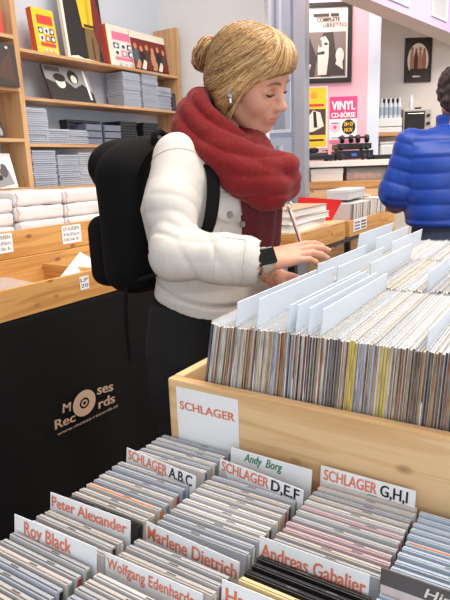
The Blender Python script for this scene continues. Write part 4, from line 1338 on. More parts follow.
# inner knit top between the jacket fronts
F = Field((-.08, -.14, 1.06), (.24, .17, 1.46), .005)
F.stack([(1.09, .055, .045, .095, .085), (1.2, .075, .055, .112, .105), (1.34, .085, .05, .115, .10), (1.43, .07, 0, .07, .06)], k=.01)
V, Q = F.mesh(); N = normals(V, Q)
V = V + N * (.003 * np.sin(V[:, 1] * 150 + 2 * vnoise(V, 20, 1)))[:, None]
np_obj('knit_top', [(V, Q, 0)], [SCARF_D], woman)
# scarf: folded loops round the neck
F = Field((-.22, -.26, 1.18), (.34, .26, 1.68), .0045)
def ring(zb, zf, rb, rf, rs, r, cx, k, dy=0):
    P = []
    for i in range(25):
        t = 2 * PI * i / 24; c = math.cos(t)
        x = cx + (rf if c > 0 else rb) * c; y = rs * math.sin(t) + dy
        P.append((x, y, zb + (zf - zb) * (0.5 + 0.5 * c) ** 1.5))
    F.path(P, [r] * 25, k=k)
ring(1.535, 1.405, .058, .115, .074, .034, .070, .006)
ring(1.505, 1.360, .066, .150, .086, .036, .065, .005)
ring(1.485, 1.395, .056, .110, .088, .030, .06, .006)
ring(1.560, 1.445, .044, .080, .064, .026, .075, .004)
F.path([(.07, -.082, 1.462), (.115, -.080, 1.428), (.170, -.050, 1.372), (.205, .01, 1.342), (.208, .07, 1.355)], [.028, .036, .046, .051, .046], k=.012)
F.path([(.08, -.082, 1.480), (.14, -.072, 1.43), (.196, -.012, 1.394), (.220, .05, 1.388)], [.028, .034, .040, .042], k=.005)
V, Q = F.mesh(); N = normals(V, Q)
an = np.arctan2(V[:, 1], V[:, 0] - .05)
hgt = V[:, 2] + .10 * np.cos(an) * .9
V = V + N * (.0075 * np.abs(np.sin(hgt * 62 + 2.2 * vnoise(V, 13, 4))) ** .6 + .0022 * np.abs(vnoise(V, 44, 8)) - .005)[:, None]
V = relax(V, Q, 1, .3)
np_obj('scarf', [(V, Q, 0)], [SCARF], woman)
# trousers, shoes
F = Field((-.25, -.26, .04), (.25, .26, 1.09), .007)
F.stack([(.78, 0, 0, .115, .175), (.92, -.005, 0, .130, .182), (1.06, 0, 0, .118, .160)], k=.02)
for s in (-1, 1): F.path([(0, s * .088, .84), (.012, s * .092, .47), (-.02, s * .095, .075)], [.094, .068, .050], k=.02)
V, Q = F.mesh(); N = normals(V, Q); V = V + N * (.004 * vnoise(V, 30, 6))[:, None]
np_obj('trousers', [(V, Q, 0)], [BLK_T], woman)
for s in (-1, 1):
    F = Field((-.12, s * .1 - .08, -.01), (.24, s * .1 + .08, .14), .006)
    F.path([(-.055, s * .095, .045), (.06, s * .10, .042), (.15, s * .11, .034)], [.044, .046, .034], k=.02)
    F.cone((-.03, s * .095, .05), (-.02, s * .095, .11), .042, .046, k=.02)
    F.half((0, 0, .003), (0, 0, -1), k=0)
    V, Q = F.mesh(); np_obj('shoe', [(V, Q, 0)], [BLK_F], woman)
# watch
wd = dR / np.linalg.norm(dR); wn = nR - wd * (nR @ wd); wn /= np.linalg.norm(wn); ws = np.cross(wn, wd)
wc_ = WRR + wd * .012
b = B(); rings = []
for j in (-.013, .013):
    rings.append([b.verts.new(Vector(wc_ + wd * j + ws * .0305 * math.cos(2 * PI * i / 24) + wn * .0245 * math.sin(2 * PI * i / 24))) for i in range(24)])
for i in range(24): b.faces.new((rings[0][i], rings[0][(i + 1) % 24], rings[1][(i + 1) % 24], rings[1][i]))
wt = obj('wristwatch', b, mat('watch_band', (196, 182, 166), .5), woman, smooth=True)
md = wt.modifiers.new('t', 'SOLIDIFY'); md.thickness = .003; md.offset = 1
wn2 = wn * .80 - ws * .60; ws2 = np.cross(wn2, wd); wp_ = wc_ + wn2 * .0265
MW = Matrix.Identity(4)
for i in range(3): MW[i][0], MW[i][1], MW[i][2], MW[i][3] = wd[i], ws2[i], wn2[i], wp_[i]
obj('watch_face', bx(B(), -.021, .021, -.019, .019, -.002, .009, MW), mat('watch_glass', (14, 14, 16), .12), wt, bevel=.004)

# backpack: worn, a thing of its own
bp = thing('backpack', 'black fabric backpack worn by the woman in the white jacket', 'backpack', WB, PHI)
BO = np.array([.035, 0, 0])
F = Field((-.48, -.26, 1.0), (-.08, .26, 1.62), .006)
F.rbox((-.190, -.005, 1.255), (.080, .150, .195), .07, k=.02)
F.ell((-.185, 0, 1.41), (.080, .13, .075), k=.03)
V, Q = F.mesh(); N = normals(V, Q); V = V + N * (.005 * vnoise(V, 22, 2))[:, None]
np_obj('main_bag', [(V, Q, 0)], [BLK_F], bp)
F = Field((-.48, -.26, 1.0), (-.08, .26, 1.62), .006)
F.rbox((-.285, -.005, 1.175), (.050, .125, .100), .04, k=.02)
V, Q = F.mesh(); N = normals(V, Q); V = V + N * (.004 * vnoise(V, 26, 5))[:, None]
np_obj('front_pocket', [(V, Q, 0)], [BLK_F], bp)
F = Field((-.48, -.26, 1.3), (-.08, .26, 1.66), .006)
F.ell((-.265, -.03, 1.405), (.062, .105, .075), k=.02); F.ell((-.25, .0, 1.34), (.05, .12, .07), k=.03)
V, Q = F.mesh(); N = normals(V, Q); V = V + N * (.006 * vnoise(V, 24, 7))[:, None]
np_obj('top_hood', [(V, Q, 0)], [BLK_F], bp)
def strap(name, pts, w, wdir, th=.008):
    b = B(); rows = []
    for p, wv in zip(pts, wdir):
        p = Vector(p); wv = Vector(wv).normalized() * w / 2
        rows.append((b.verts.new(p - wv), b.verts.new(p + wv)))
    for a, c in zip(rows, rows[1:]): b.faces.new((a[0], a[1], c[1], c[0]))
    o = obj(name, b, BLK_F, bp, smooth=True)
    md = o.modifiers.new('t', 'SOLIDIFY'); md.thickness = th; md.offset = 0
    md = o.modifiers.new('s', 'SUBSURF'); md.levels = 1; md.render_levels = 2
    return o
for s in (-1, 1):
    yb = s * .100
    strap('shoulder_strap', [(-.13, s * .09, 1.36), (-.09, s * .095, 1.425), (-.02, yb, 1.462), (.05, yb, 1.455), (.115, yb, 1.405), (jfront(s * .112, 1.38, .018), s * .114, 1.38), (jfront(s * .126, 1.31, .022), s * .126, 1.31), (jfront(s * .142, 1.23, .022), s * .142, 1.23), (.06, s * .178, 1.16), (-.10, s * .16, 1.12)], .036, [(0, 1, 0)] * 5 + [(-.45 * s, .85, 0)] * 3 + [(-.9 * s, .6, .3), (-.5 * s, 0, .8)])
strap('hanging_strap', [(-.15, -.14, 1.10), (-.145, -.155, 1.06), (-.145, -.16, .97), (-.14, -.158, .88)], .014, [(1, .2, 0)] * 4, .003)
b = B(); tube(b, [(-.13, -.03, 1.45), (-.13, -.025, 1.485), (-.135, .0, 1.495), (-.135, .025, 1.485), (-.14, .03, 1.45)], .009, 8)
obj('carry_handle', b, BLK_F, bp, smooth=True)
# narrow strap with a metal ring hanging from the scarf front
sg = thing('bag_strap', 'narrow pale strap with a metal ring hanging below the red scarf', 'strap', WB, PHI)
p0 = wl(at(288, 206, 1.285)); p1 = wl(at(299, 238, 1.30)); p2 = wl(at(304, 258, 1.33))
b = B(); tube(b, [Vector(p0), Vector(p0 * .5 + p1 * .5 + (.002, 0, .0)), Vector(p1), Vector(p2)], .0045, 8)
obj('strap_cord', b, mat('strap_pale', (226, 206, 200), .4), sg, smooth=True)
b = B(); tube(b, [Vector(p0 + (.002, -.004, 0)), Vector(p1 + (.002, -.006, 0)), Vector(p2 + (.002, -.006, 0))], .0018, 6)
obj('strap_edge', b, mat('strap_brown', (120, 62, 52), .5), sg, smooth=True)
b = B(); tube(b, [Vector(p0 + np.array([.009 * math.cos(2 * PI * i / 16), .004 * math.sin(2 * PI * i / 16), .009 * math.sin(2 * PI * i / 16)])) for i in range(17)], .0016, 6)
obj('metal_ring', b, METAL, sg, smooth=True)

# ---- the man in the blue quilted jacket, seen from behind
MBASE = Vector((-.60, 3.02, 0)); MPHI = math.radians(90 + 32.94 - 6)
man = thing('person', 'dark-haired man in a bright blue quilted jacket seen from behind at the right edge', 'person', MBASE, MPHI)
RM = Matrix.Rotation(-MPHI, 3, 'Z')
def ml(p): return V3(RM @ (Vector(p) - MBASE))
BLUE = mat('blue_nylon', (17, 64, 162), 0.42, .10, 14, bump=.2)
HAIRD = mat('hair_dark', (40, 26, 26), .55, .3, 60)
hp = ml(at(459, 96, 2.72)); hp[1] = max(hp[1], -.02)
mV, mQ, mM = head_parts(.004)
F = Field((-.3, -.5, -.02), (.5, .5, 1.6), .010)
F.stack([(.84, 0, 0, .12, .17), (.98, 0, 0, .12, .17), (1.2, 0, 0, .12, .18), (1.42, 0, 0, .11, .2), (1.54, .01, 0, .06, .09)], k=.02)
F.cone((0, 0, 1.5), (.02, hp[1], 1.66), .058, .055, k=.03)
SL, EL, WL_ = np.array([0, .205, 1.47]), ml(at(388, 176, 2.66)), np.array([.26, .22, 1.17])
SR, ER, WR_ = np.array([0, -.205, 1.47]), np.array([.03, -.268, 1.24]), np.array([.26, -.22, 1.17])
EL = np.array([.03, .268, 1.24])
F.path([SL, EL, WL_], [.055, .045, .03], k=.02); F.path([SR, ER, WR_], [.055, .045, .03], k=.02)
for s in (-1, 1):
    F.path([(0, s * .09, .88), (.01, s * .1, .48), (-.02, s * .105, .07)], [.09, .058, .04], k=.02)
    F.path([(-.04, s * .105, .036), (.15, s * .12, .03)], [.036, .028], k=.02)
bV, bQ = F.mesh()
parts = [((mV * np.array([1.04, 1.06, 1.04])) + hp, mQ, mM), (bV, bQ, 0)]
for Wp, sd in ((WL_, -1), (WR_, 1)):
    F = Field(Wp - .06, Wp + .22, .0035)
    hand(F, Wp, (1, 0, -.2), (.1, 0, 1), sd, 1.05, curl=(20, 30, 25))
    parts.append((*F.mesh(), 0))
np_obj('body', parts, [SKIN, LIPS], man)
F = Field(hp - .16, hp + .17, .005)
F.ell(hp + (-.018, 0, .045), (.118, .104, .105), k=.01); F.ell(hp + (-.06, 0, -.02), (.07, .092, .085), k=.03)
F.half(hp + np.array([.085, 0, .035]), (.6, 0, -.8), k=.012)
V, Q = F.mesh(); N = normals(V, Q)
V = V + N * (.010 * vnoise(V, 75, 1) + .006 * vnoise(V, 160, 2))[:, None]
np_obj('hair', [(V, Q, 0)], [HAIRD], man)
F = Field((-.36, -.56, 1.0), (.48, .56, 1.66), .006)
F.stack([(1.075, .0, 0, .150, .205), (1.09, 0, 0, .158, .215), (1.25, 0, 0, .165, .225), (1.42, -.005, 0, .155, .225), (1.50, .0, 0, .115, .185), (1.55, .01, 0, .085, .105)], k=.02)
F.path([SL, EL, WL_ - (.03, 0, 0)], [.078, .070, .056], k=.05); F.path([SR, ER, WR_ - (.03, 0, 0)], [.078, .070, .056], k=.05)
F.stack([(1.52, .015, 0, .078, .085), (1.60, .02, 0, .076, .082)], k=.015, p=2)
V, Q = F.mesh(); N = normals(V, Q)
ta, da = seg_t(V, SL, EL); tb, db = seg_t(V, EL, WL_); tc_, dc = seg_t(V, SR, ER); td, dd = seg_t(V, ER, WR_)
side = np.abs(V[:, 1]) > .215
tt = np.where(V[:, 1] > 0, np.where(da < db, ta * .28, .28 + tb * .27), np.where(dc < dd, tc_ * .28, .28 + td * .27))
qz = np.where(side, tt, V[:, 2] + .004 * np.sin(V[:, 1] * 9))
quilt = np.abs(np.sin(qz * PI / .074)) ** .4
V = V + N * (.0085 * (quilt - .75) + .003 * vnoise(V, 30, 3))[:, None]
V = relax(V, Q, 1, .4)
np_obj('quilted_jacket', [(V, Q, 0)], [BLUE], man)
F = Field((-.25, -.28, .04), (.25, .28, 1.12), .009)
F.stack([(.80, 0, 0, .125, .18), (.95, 0, 0, .135, .188), (1.09, 0, 0, .128, .180)], k=.02)
for s in (-1, 1): F.path([(0, s * .092, .86), (.012, s * .10, .48), (-.02, s * .105, .075)], [.10, .075, .058], k=.02)
V, Q = F.mesh(); np_obj('trousers', [(V, Q, 0)], [mat('dark_blue_jeans', (52, 64, 92), .8, .15, 60)], man)
for s in (-1, 1):
    F = Field((-.12, s * .11 - .08, -.01), (.25, s * .11 + .08, .14), .008)
    F.path([(-.055, s * .105, .045), (.06, s * .11, .042), (.16, s * .12, .034)], [.046, .048, .036], k=.02)
    F.cone((-.03, s * .105, .05), (-.02, s * .105, .11), .044, .05, k=.02)
    F.half((0, 0, .003), (0, 0, -1), k=0)
    V, Q = F.mesh(); np_obj('shoe', [(V, Q, 0)], [BLK_F], man)
# ------------------------------------------------------------------ far part of the shop
def far(name, label, cat, u, w, z, group=None):
    return thing(name, label, cat, uw(u, w, z), TH, group)
# grey-blue poster display panel beyond the wall end
PY = 3.90
xa, xb, xc = ony(264, 100, PY).x, ony(295, 100, PY).x, ony(306, 100, PY).x
t = thing('poster_display', 'tall blue-grey poster display panel with film-covered posters behind the woman', 'display', (xa, PY, 0))
PB = mat('panel_blue_grey', (150, 164, 190), .4, .08, 6); PS = mat('panel_metal', (176, 182, 194), .3, .10, 5, (1, 1, .2), metal=.5)
obj('panel_board', bx(B(), 0, xb - xa, 0, .03, .02, 2.75), PB, t)
obj('edge_post', bx(B(), xb - xa, xc - xa, -.02, .06, 0, 2.78), PS, t, bevel=.004)
obj('edge_post', bx(B(), -.02, 0, -.01, .05, 0, 2.78), mat('panel_dark', (96, 104, 122), .4), t, bevel=.003)
FLMP = clear('poster_film', (226, 234, 246), .2, .15)
W_ = xb - xa
for k, (z0, z1) in enumerate(((.25, .95), (1.0, 1.58), (1.62, 2.16), (2.20, 2.7))):
    M = frame_m(Vector((.03, -.001, z0)), (1, 0, 0), (0, 0, 1))
    pale = c_('pale_blue', 240, 243, 250); midb = c_('mid_blue', 176, 190, 214); dkb = c_('dusk_blue', 92, 104, 132)
    it = [('r', 0, 0, 1, 1, pale), ('r', .05, .04, .95, .90, midb), ('p', [(.2, .04), (.75, .04), (.7, .4), (.58, .52), (.36, .5), (.25, .35)], dkb), ('e', .47, .62, .14, .16, pale), ('p', [(.3, .6), (.34, .84), (.62, .86), (.66, .6), (.6, .74), (.38, .74)], dkb), ('r', .1, .93, .8, .96, dkb)]
    if k % 2: it = [('r', 0, 0, 1, 1, midb)] + [('p', [(.08 + .22 * i, .05), (.2 + .22 * i, .05), (.24 + .2 * i, .92), (.1 + .22 * i, .9)], (pale, dkb, pale, midb)[i]) for i in range(4)]
    p = art('poster_sheet', M, W_ - .06, z1 - z0, it, t)
    obj('clear_cover', bx(B(), .028, W_ - .028, -.008, -.005, z0 - .005, z1 + .005), FLMP, t)

# framed black-and-white poster on the pink wall
def wall_art(name, label, cat, u0, u1, w, z0, z1, items, frame=0, fm=None, th=.02):
    t = far(name, label, cat, u0, w - .0005, z0)
    W, Hh = u1 - u0, z1 - z0
    if frame:
        b = B()
        for a in ((0, frame, 0, Hh), (W - frame, W, 0, Hh), (frame, W - frame, 0, frame), (frame, W - frame, Hh - frame, Hh)):
            bx(b, a[0], a[1], -th, 0, a[2], a[3])
        obj('picture_frame', b, fm, t, bevel=.002)
        obj('backing', bx(B(), frame, W - frame, -th * .4, 0, frame, Hh - frame), fm, t)
        M = frame_m(Vector((frame, -th * .4 - .0005, frame)), (1, 0, 0), (0, 0, 1)); W -= 2 * frame; Hh -= 2 * frame
    else:
        obj('backing', bx(B(), 0, W, -.003, 0, 0, Hh), PAPER, t)
        M = frame_m(Vector((0, -.0034, 0)), (1, 0, 0), (0, 0, 1))
    art('print', M, W, Hh, items, t)
    return t, M, W, Hh
u1, z0 = onw(351, 82, 5.0); z1 = onw(348, 2, 5.0)[1]
sep = c_('sepia_dark', 62, 52, 50); sepm = c_('sepia_mid', 120, 108, 104); sepl = c_('sepia_light', 214, 204, 196)
it = [('r', 0, 0, 1, 1, sepl), ('r', .03, .02, .97, .66, sepm),
      ('p', [(.03, .02), (.40, .02), (.44, .3), (.30, .62), (.12, .66), (.03, .5)], sep), ('p', [(.42, .3), (.56, .64), (.74, .66), (.8, .3), (.7, .02), (.52, .02)], sep),
      ('p', [(.46, .05), (.62, .05), (.66, .32), (.66, .52), (.6, .6), (.52, .58), (.46, .42)], sepl), ('p', [(.46, .34), (.57, .34), (.60, .37), (.56, .39), (.46, .37)], sep), ('p', [(.49, .44), (.54, .45), (.53, .56), (.48, .52)], sepm), ('e', .61, .49, .035, .02, sep),
      ('p', [(.66, .04), (.95, .04), (.95, .34), (.84, .44), (.76, .36)], sep), ('e', .86, .32, .075, .11, sepl), ('p', [(.78, .2), (.92, .12), (.9, .34), (.82, .3)], sepl), ('e', .2, .3, .07, .1, sepm), ('p', [(.05, .16), (.3, .1), (.34, .2), (.1, .26)], sepl)]
t, M, W, Hh = wall_art('framed_poster', 'large black-framed sepia portrait poster high on the pink wall', 'poster', u1 - .52, u1, 5.0, z0, z1, it, .035, BLACK)
text('COMPLETE', W * .42, Hh * .055, M @ Matrix.Translation((W * .44, Hh * .80, .006)), sep, t, bold=.03)
text('LIBRETTO', W * .42, Hh * .055, M @ Matrix.Translation((W * .55, Hh * .725, .006)), sep, t, bold=.005)
bar = art('print', M @ Matrix.Translation((W * .38, Hh * .87, .005)), W * .46, Hh * .045, [('r', 0, 0, .62, 1, sep), ('r', .68, 0, 1, 1, sep)], t)
# yellow poster
ua, zt = onw(327.5, 86, 5.0); zb2 = onw(327, 148, 5.0)[1]
it = [('r', 0, 0, 1, 1, WHP), ('r', .03, .02, .97, .98, YEL), ('r', .05, .22, .95, .64, BRN), ('p', [(.35, .25), (.62, .28), (.9, .36), (.8, .58), (.6, .62), (.45, .5)], CRM), ('p', [(.62, .34), (.72, .34), (.68, .6), (.6, .6)], DRK), ('r', .3, .68, .9, .72, RED), ('r', .3, .12, .9, .15, DRK), ('e', .62, .86, .1, .05, OCH)]
wall_art('poster', 'yellow concert poster with a dark photo on the pink wall under the framed portrait', 'poster', ua - .30, ua, 5.0, zb2, zt, it)
# pink record-fair poster
u0, zt = onw(329.5, 97, 5.0); u1, zb2 = onw(356.5, 142, 5.0); zb2 = onw(331, 143, 5.0)[1]
MAG = c_('magenta', 222, 66, 128)
it = [('r', 0, 0, 1, 1, WHP), ('r', 0, .52, 1, 1, MAG), ('r', 0, 0, 1, .07, PINKP), ('e', .70, .34, .25, .165, DRK), ('e', .2, .34, .19, .12, PKL), ('e', .2, .34, .06, .04, MAG), ('r', .06, .10, .5, .12, GRY), ('r', .05, .42, .36, .44, sepm)]
t, M, W, Hh = wall_art('poster', 'pink and white record fair poster reading VINYL CD-B\u00d6RSE on the pink wall', 'poster', u0, u1, 5.0, zb2, zt, it)
text('VINYL', W * .86, Hh * .19, M @ Matrix.Translation((W * .07, Hh * .71, .004)), WHP, t, bold=.035)
text('CD-B\u00d6RSE', W * .88, Hh * .13, M @ Matrix.Translation((W * .06, Hh * .55, .004)), WHP, t, bold=.035)
text('26+27', W * .36, Hh * .09, M @ Matrix.Translation((W * .52, Hh * .36, .004)), YEL, t, bold=.03)
text('NOV.', W * .32, Hh * .09, M @ Matrix.Translation((W * .54, Hh * .23, .004)), YEL, t, bold=.03)
# picture in the nook
u0, zb2 = onw(403.5, 83, 5.6); u1 = onw(431, 60, 5.6)[0]; zt = onw(417, 38, 5.6)[1]
it = [('r', 0, 0, 1, 1, c_('umber', 58, 42, 38)), ('e', .5, .5, .42, .4, CRM)] + [('e', .26 + .16 * i, .44, .085, .30, (c_('flesh', 190, 130, 100), BRN, c_('flesh', 190, 130, 100), c_('flesh2', 168, 108, 84))[i]) for i in range(4)] + [('e', .26 + .16 * i, .76 - .03 * (i % 2), .05, .05, c_('flesh2', 168, 108, 84)) for i in range(4)] + [('r', .3, .10, .55, .15, CRM), ('p', [(.1, .15), (.9, .12), (.85, .3), (.2, .3)], c_('umber', 58, 42, 38))]
wall_art('wall_picture', 'small dark picture of a group of figures on the cream nook wall', 'picture', u0, u1, 5.6, zb2, zt, it, .008, c_('umber_frame', 70, 54, 46))
# notices on the lilac face of the beam
e0, e1 = bq[0], bq[1]; dd = (e1 - e0).normalized(); nn = Vector((dd.y, -dd.x, 0))
def on_beam(px, py):
    d = ray(px, py); k = (e0 - O).dot(nn) / d.dot(nn); return O + d * k
for k, (p0, p1, zz, col, lab) in enumerate(((on_beam(386, 0), on_beam(409, 6), None, c_('pale_mint', 214, 222, 222), 'pale framed notice on the lilac beam, over the nook picture'), (on_beam(431, 14), on_beam(446, 20), None, LGR, 'white-framed notice with a pink block on the lilac beam, at the right edge'))):
    wdt = (p1 - p0).dot(dd)
    zlow = on_beam(398, 3.5).z if k == 0 else on_beam(438, 19).z
    t = thing('notice', lab, 'notice', (p0.x, p0.y, zlow), math.atan2(dd.y, dd.x))
    b = B()
    for a in ((0, .015, 0, .4), (wdt - .015, wdt, 0, .4), (.015, wdt - .015, 0, .015), (.015, wdt - .015, .385, .4)): bx(b, a[0], a[1], -.012, -.001, a[2], a[3])
    obj('notice_frame', b, WHP, t)
    M = frame_m(Vector((.015, -.003, .015)), (1, 0, 0), (0, 0, 1))
    art('print', M, wdt - .03, .37, [('r', 0, 0, 1, 1, col)] + ([('r', .35, .4, .9, .9, PINKP)] if k else [('r', .1, .2, .9, .3, GRY)]), t)

# high counter below the posters
WC = 4.62
uL, zC = onw(300, 160, WC); uR = onw(398, 160, WC)[0]
zC = onw(345, 160.5, WC)[1]
ct = far('back_counter', 'white-topped wooden counter unit standing before the pink wall', 'counter', uL, WC, 0)
Wc = uR - uL; Dc = .36
zs_ = onw(345, 181, WC)[1]; zt_ = onw(345, 166.5, WC)[1]
obj('counter_top', bx(B(), -.01, Wc + .01, -.015, Dc, zt_, zC), mat('white_laminate', (232, 226, 218), .35), ct, bevel=.003)
obj('shelf_board', bx(B(), 0, Wc, 0, Dc, zs_ - .055, zs_), pine('pine_u', 0, (206, 156, 100), (178, 124, 72)), ct, bevel=.002)
for x in (0, Wc - .02): obj('side_panel', bx(B(), x, x + .02, 0.005, Dc, 0, zt_), PINE_Z, ct)
obj('back_panel', bx(B(), .02, Wc - .02, Dc - .012, Dc, 0, zt_), PINE_X, ct)
obj('lower_panel', bx(B(), .02, Wc - .02, 0.01, .03, 0, zs_ - .055), PINE_X, ct)
def far_px(pxl, pxr, w):
    return onw(pxl, 170, w)[0], onw(pxr, 170, w)[0]
a, b_u = far_px(311, 343, WC + .02)
r = far('white_carton', 'long white carton on the counter shelf under the turntable', 'box', a, WC + .02, zs_ + .001)
obj('carton_body', bx(B(), 0, b_u - a, 0, .2, 0, zt_ - zs_ - .03), mat('carton_white', (232, 222, 210), .6), r, bevel=.004)
obj('carton_lid', bx(B(), -.003, b_u - a + .003, -.003, .2, zt_ - zs_ - .05, zt_ - zs_ - .012), mat('carton_lid', (240, 234, 226), .6), r, bevel=.003)
a, b_u = far_px(347, 386, WC + .02)
r = far('clear_bin', 'clear plastic bin with orange contents on the counter shelf', 'bin', a, WC + .02, zs_ + .001)
hb = zt_ - zs_ - .012; wb = b_u - a
b = B(); bx(b, 0, wb, 0, .004, 0, hb); bx(b, 0, .004, .004, .2, 0, hb); bx(b, wb - .004, wb, .004, .2, 0, hb); bx(b, 0, wb, .2, .204, 0, hb)
obj('bin_wall', b, clear('bin_plastic', (206, 214, 210), .22, .1), r)
obj('bin_rim', bx(B(), -.004, wb + .004, -.004, .006, hb - .012, hb), mat('bin_rim', (120, 112, 104), .4), r)
F = Field((0, 0, 0), (wb, .21, hb), .008)
for i in range(6): F.ell((wb * (.16 + .135 * i), .1, hb * (.30 + .08 * (i % 2))), (.05, .085, hb * .38), k=.02)
V, Q = F.mesh(); np_obj('orange_contents', [(V, Q, 0)], [mat('orange_wrap', (226, 128, 88), .5, .25, 25)], r)

def turn_w(pxl, pxr, w): return far_px(pxl, pxr, w)
w0 = WC + .04
a, b_u = far_px(300, 335, w0)
r = far('turntable', 'black turntable on the white counter below the yellow poster', 'turntable', a, w0, zC + .001)
tw = b_u - a
obj('plinth', bx(B(), 0, tw, 0, .26, .012, .05), BLACK, r, bevel=.006)
for fx in (.03, tw - .03):
    for fy in (.03, .23):
        b = B(); cyl(b, (fx, fy, 0), (fx, fy, .012), .018); obj('foot', b, BLACK, r)
b = B(); cyl(b, (tw * .45, .13, .05), (tw * .45, .13, .066), .12, n=32); obj('platter', b, mat('platter_grey', (72, 72, 76), .3), r)
b = B(); tube(b, [(tw * .9, .2, .05), (tw * .9, .2, .085), (tw * .85, .12, .085), (tw * .68, .06, .08)], .006); obj('tonearm', b, METAL, r)
b = B(); lathe(b, [(.02, .066), (.045, .075), (.045, .10), (.02, .11)], c=(tw * .45, .13, 0)); obj('record_weight', b, BLACK, r)
a, b_u = far_px(337, 373, w0); aw = b_u - a
h1 = onw(345, 150.5, w0)[1] - zC; h2 = onw(345, 143.5, w0)[1] - zC
def amp(label, u, z, w_, h, disp):
    r = far('amplifier', label, 'amplifier', u, w0, z)
    obj('case', bx(B(), 0, w_, 0, .25, .008, h), BLACK, r, bevel=.004)
    for fx in (.03, w_ - .03):
        for fy in (.03, .22):
            b = B(); cyl(b, (fx, fy, 0), (fx, fy, .008), .015); obj('foot', b, BLACK, r)
    obj('display', bx(B(), w_ * .40, w_ * .54, -.003, 0, h * .4, h * .7), disp, r)
    for kx in (.75, .88, .15):
        b = B(); cyl(b, (w_ * kx, 0, h * .5), (w_ * kx, -.016, h * .5), h * .22, n=16); obj('knob', b, mat('knob_grey', (58, 58, 62), .3), r)
    return r
amp('black amplifier with a small blue display, lower of the stacked two', a, zC + .001, aw, h1 - .002, mat('blue_display', (60, 96, 190), .3, emit=.2))
amp('black amplifier lying on the one with the blue display', a + .005, zC + h1 + .001, aw - .02, h2 - h1 - .002, mat('dark_display', (60, 50, 46), .2))
for k, (px, lab) in enumerate(((349, 'left'), (365, 'right'))):
    u = onw(px, 141, w0)[0]
    r = far('headphones', 'black headphones lying on the amplifier stack, the %s pair' % lab, 'headphones', u, w0 + .09, zC + h2 + .001, 'headphones on the amplifiers')
    for s in (-1, 1):
        b = B(); lathe(b, [(.015, -.018), (.030, -.014), (.034, 0), (.029, .014), (.012, .018)], c=(s * .036, 0, .0345), n=16, axis=Matrix.Rotation(s * PI / 2, 3, 'Y')); obj('ear_cup', b, BLACK, r, smooth=True)
    b = B(); tube(b, [(.055 * math.cos(PI * i / 12), .02 + .11 * math.sin(PI * i / 12), .05 + .0 * i) for i in range(13)], .008, 8); obj('headband', b, BLACK, r, smooth=True)
a, b_u = far_px(374, 392, w0)
r = far('flat_device', 'flat black device lying beside the amplifiers on the counter', 'device', a, w0, zC + .001)
obj('case', bx(B(), 0, b_u - a, 0, .2, .004, .035), BLACK, r, bevel=.004); obj('foot', bx(B(), .01, b_u - a - .01, .02, .18, 0, .004), BLACK, r)

# nook: shelf with bottles, white machine and an oven
WN = 5.30
zn = onw(390, 132.5, WN)[1]
u0 = onw(373, 130, WN)[0]; u1 = onw(446, 130, WN)[0]
r = far('nook_shelf', 'wooden counter shelf in the cream nook behind the man', 'shelf', u0, WN, 0)
obj('shelf_board', bx(B(), 0, u1 - u0, 0, .28, zn - .03, zn), pine('pine_u', 0), r, bevel=.002)
obj('support', bx(B(), .02, .05, .02, .27, 0, zn - .03), WHITE, r); obj('support', bx(B(), u1 - u0 - .05, u1 - u0 - .02, .02, .27, 0, zn - .03), WHITE, r)
obj('lower_shelf', bx(B(), .05, u1 - u0 - .05, .02, .27, zn - .36, zn - .34), WHITE, r)
a, b_u = onw(375, 125, WN)[0], onw(402.5, 125, WN)[0]
zt = onw(390, 118, WN)[1]; zm = onw(390, 126.5, WN)[1]
r = far('white_machine', 'white box-shaped machine with a dark slot on the nook shelf, under the bottles', 'machine', a, WN + .01, zn + .001)
wm = b_u - a
obj('lower_case', bx(B(), 0, wm, 0, .2, 0, zm - zn - .006), mat('machine_white', (238, 236, 234), .3), r, bevel=.006)
obj('slot', bx(B(), .006, wm - .006, .006, .19, zm - zn - .006, zm - zn), mat('slot_dark', (86, 80, 78), .4), r)
obj('upper_case', bx(B(), 0, wm, 0, .2, zm - zn, zt - zn), mat('machine_white', (238, 236, 234), .3), r, bevel=.006)
zbot = onw(390, 97.5, WN)[1]
BOT = mat('bottle_white', (226, 230, 236), .2); CAPM = mat('bottle_cap', (246, 246, 248), .3); LBL = mat('bottle_label', (176, 186, 204), .4)
for k in range(6):
    u = onw(379 + 4.5 * k, 110, WN)[0]
    r = far('bottle', 'white bottle in the row on the white machine, %s from the left' % nth(k + 1), 'bottle', u, WN + .06, zt + .002, 'row of white bottles')
    hb = zbot - zt - .002
    b = B(); lathe(b, [(.017, 0), (.0185, .004), (.0185, hb * .66), (.015, hb * .76), (.008, hb * .82)], n=16); obj('bottle_body', b, BOT, r, smooth=True)
    b = B(); lathe(b, [(.009, hb * .82), (.009, hb * .98), (.007, hb)], n=12); obj('cap', b, CAPM, r)
    b = B(); lathe(b, [(.0189, hb * .15), (.0189, hb * .55)], n=16); obj('label_band', b, LBL, r)
a, b_u = onw(386, 105, WN)[0], onw(408, 105, WN)[0]
r = far('black_tray', 'black tray standing upright behind the white bottles', 'tray', a, WN + .15, zt + .002)
obj('tray_face', bx(B(), 0, b_u - a - .03, 0, .012, 0, zbot - zt), BLACK, r, bevel=.003); obj('tray_rim', bx(B(), 0, b_u - a - .03, -.02, 0, zbot - zt - .01, zbot - zt), BLACK, r)
a, b_u = onw(404, 120, WN)[0], onw(432, 120, WN)[0]; zo = onw(415, 109, WN)[1]
r = far('toaster_oven', 'small toaster oven with a dark glass door on the nook shelf', 'oven', a, WN + .01, zn + .001)
ow, oh = b_u - a, zo - zn
obj('case', bx(B(), 0, ow, .01, .24, .008, oh), mat('oven_steel', (190, 180, 170), .3, metal=.4), r, bevel=.004)
obj('foot', bx(B(), .01, ow - .01, .02, .22, 0, .008), BLACK, r)
